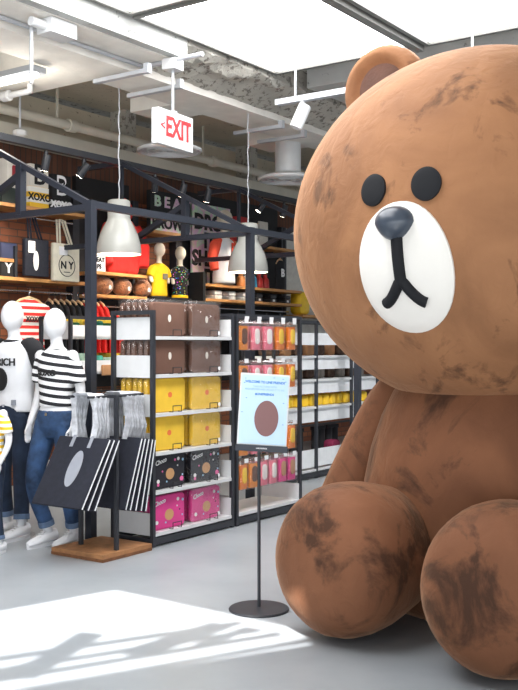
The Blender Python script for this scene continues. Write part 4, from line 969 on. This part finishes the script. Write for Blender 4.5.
def mannequin(label, x, y, rz, ht, tee_mt, jean_mt, sleeve_mt=None, long=False, crop=False, wide=1.0, knees=((0, -.02), (0, -.02)), feet=((0, 0), (0, 0)), turn=0, arm_fwd=0.0):
    t = thing('mannequin', label, 'mannequin', (x, y, 0), rz); s_ = ht / 1.75; t.scale = (s_, s_, s_); k = wide
    f = MB(); f.loft([(0, 0, .80, .10, .08), (0, 0, .88, .158, .105), (0, 0, .95, .160, .11), (0, 0, 1.08, .122 * k, .088), (0, 0, 1.25, .148 * k, .108), (0, 0, 1.37, .160 * k, .10), (0, 0, 1.43, .115 * k, .075), (0, 0, 1.47, .052, .05)], 24)
    f.tube([(0, .01, 1.43), (0, 0, 1.50), (0, -.012, 1.58)], [.054, .045, .046], 16); f.ell((0, -.018, 1.638), (.076, .094, .115))
    arms = {}
    for q in (-1, 1):
        sh_, el, wr = Vector((q * .170 * k, 0, 1.395)), Vector((q * .222 * k, .035 - arm_fwd * .2, 1.13)), Vector((q * .232 * k, -.055 - arm_fwd, .905 + arm_fwd * .3))
        arms[q] = (sh_, el, wr); f.tube(smooth_path([sh_, el, wr], 14), rads([.046, .036, .024], 14, False), 14)
        f.ell(sh_, (.048, .048, .05), 14, 8); f.ell(wr, (.025, .025, .025), 10, 6)
        d = Vector((0, -.25 - arm_fwd, -1)).normalized(); c = wr + d * .05; f.ell(c, (.016, .036, .052), 12, 8)
        for n_, (oy, ln) in enumerate(((-.026, .062), (-.009, .075), (.009, .07), (.025, .055))): p = wr + d * .085 + Vector((0, oy, 0)); f.tube([p, p + d * ln * .55 + Vector((-q * .004, 0, 0)), p + d * ln + Vector((-q * .016, 0, 0))], [.0095, .009, .0075], 8)
        p = wr + d * .03 + Vector((-q * .004, -.026, 0)); f.tube([p, p + d * .03 + Vector((-q * .006, -.02, 0)), p + d * .06 + Vector((-q * .01, -.022, 0))], [.010, .0095, .008], 8)
    legs = {}
    for i, q in enumerate((-1, 1)):
        hp, kn, an = Vector((q * .088, 0, .88)), Vector((q * .095 + knees[i][0], knees[i][1], .48)), Vector((q * .10 + feet[i][0], .035 + feet[i][1], .085))
        legs[q] = (hp, kn, an); f.tube(smooth_path([hp, kn, an], 16), rads([.082, .052, .034], 16, False), 14); f.ell((an.x, an.y - .02, an.z - .02), (.034, .06, .04), 12, 8)
    f.obj('figure', plastic_white, t, remesh=.0085, smooth=2)
    j = MB(); zt = 1.00; j.loft([(0, 0, .80, .11, .09), (0, 0, .88, .170, .118), (0, 0, .95, .168, .118), (0, 0, zt, .150, .106)], 26)
    for q in (-1, 1):
        hp, kn, an = legs[q]; e = kn.lerp(an, .80); j.tube(smooth_path([hp + Vector((0, 0, .02)), kn, e], 16), rads([.096, .068, .055], 16, False), 16)
    jo = j.obj('jeans', jean_mt, t, remesh=.010, smooth=2)
    for q in (-1, 1):
        hp, kn, an = legs[q]; e = kn.lerp(an, .76); e2 = kn.lerp(an, .86); c = MB(); c.tube([e, e2], [.060, .060], 18); c.obj('cuff', denim_cuff, jo)
        shoe(t, an.x, an.y - .005, 0, R(-q * 0), 1.15)
    m = MB(); m.box((0, -.112, .975), (.02, .01, .02)); m.obj('jeans_button', chrome, jo)
    zb_ = 1.03 if crop else .93
    g = MB(); g.loft([(0, 0, zb_, .152 * k + (0 if crop else .02), .112), (0, 0, 1.08, .150 * k, .110), (0, 0, 1.25, .162 * k, .122), (0, 0, 1.37, .172 * k, .112), (0, 0, 1.425, .128 * k, .088), (0, .0, 1.455, .066, .062)], 26)
    if not sleeve_mt:
        for q in (-1, 1): sh_, el, wr = arms[q]; g.tube(smooth_path([sh_ + Vector((-q * .03, 0, .012)), sh_.lerp(el, .45), sh_.lerp(el, .72)], 8), rads([.056, .062, .060], 8, False), 16)
    to = g.obj('tee', tee_mt, t, remesh=.010, smooth=3)
    if sleeve_mt:
        for q in (-1, 1):
            sh_, el, wr = arms[q]; u = MB(); u.tube(smooth_path([(q * .085 * k, 0, 1.425), sh_ + Vector((0, 0, .0)), el, el.lerp(wr, .75)], 14), rads([.040, .066, .056, .044], 14, False), 18); u.obj('sleeve', sleeve_mt, t)
        c = MB(); c.tube([(.066 * math.cos(2 * math.pi * n_ / 24), .062 * math.sin(2 * math.pi * n_ / 24) - .004, 1.452) for n_ in range(25)], .010, 8, False); c.obj('collar', sleeve_mt, t)
    r_ = MB(); r_.tube([(.03, .11, 0), (.03, .11, .12), (.03, .05, .42)], .007, 8); r_.obj('support_rod', chrome, t)
    r_ = MB(); r_.lathe([(.001, 0), (.13, 0), (.13, .005), (.001, .006)], 28); r_.obj('base_plate', clear, t, (.01, .03, 0))
    return t
bw = stripe_mat('black_white_stripes', (238, 238, 240), (30, 31, 36), .058, .46, 0, .14); yw = stripe_mat('yellow_white_stripes', (240, 240, 238), (246, 200, 50), .062, .48)
chest = lambda k, d: (lambda x, y, z: (x, y - .124 * math.sqrt(max(.1, 1 - (x / (.168 * k)) ** 2)) - d, z))
M2 = mannequin('mannequin in a black and white striped XOXO tee and blue jeans, behind the navy totes', -1.495, 7.24, R(-30), 1.75, bw, denim, crop=True, wide=.9, knees=((-.03, -.10), (.02, -.01)), feet=((.02, -.03), (-.01, .06)))
text('lettering', 'XOXO', .058, black_ink, M2, (.0, 0, 1.275), .002, .003, warp=chest(.9, .005))
M1 = mannequin('mannequin in a white tee with black raglan sleeves and dark jeans, beside the child', -1.905, 7.62, R(-28), 1.82, white_cloth, denim_dark, sleeve_mt=black_cloth, wide=1.16, feet=((0, 0), (.03, -.10)))
text('lettering', 'RICH', .075, black_ink, M1, (.03, 0, 1.295), .002, .002, warp=chest(1.1, .003))
m = MB(); m.oval(.12, .17, -.128, -.115, (-.02, 1.17)); m.obj('print', black_ink, M1); m = MB(); m.box((.09, -.105, 1.0), (.03, .02, .04)); m.obj('hem_tag', grey_ink, M1)
M3 = mannequin('child mannequin in a yellow and white striped tee and jeans, at the picture edge', -1.93, 7.02, R(-28), 1.24, yw, denim_dark, feet=((0, 0), (.05, -.05)), wide=1.05, arm_fwd=.06)
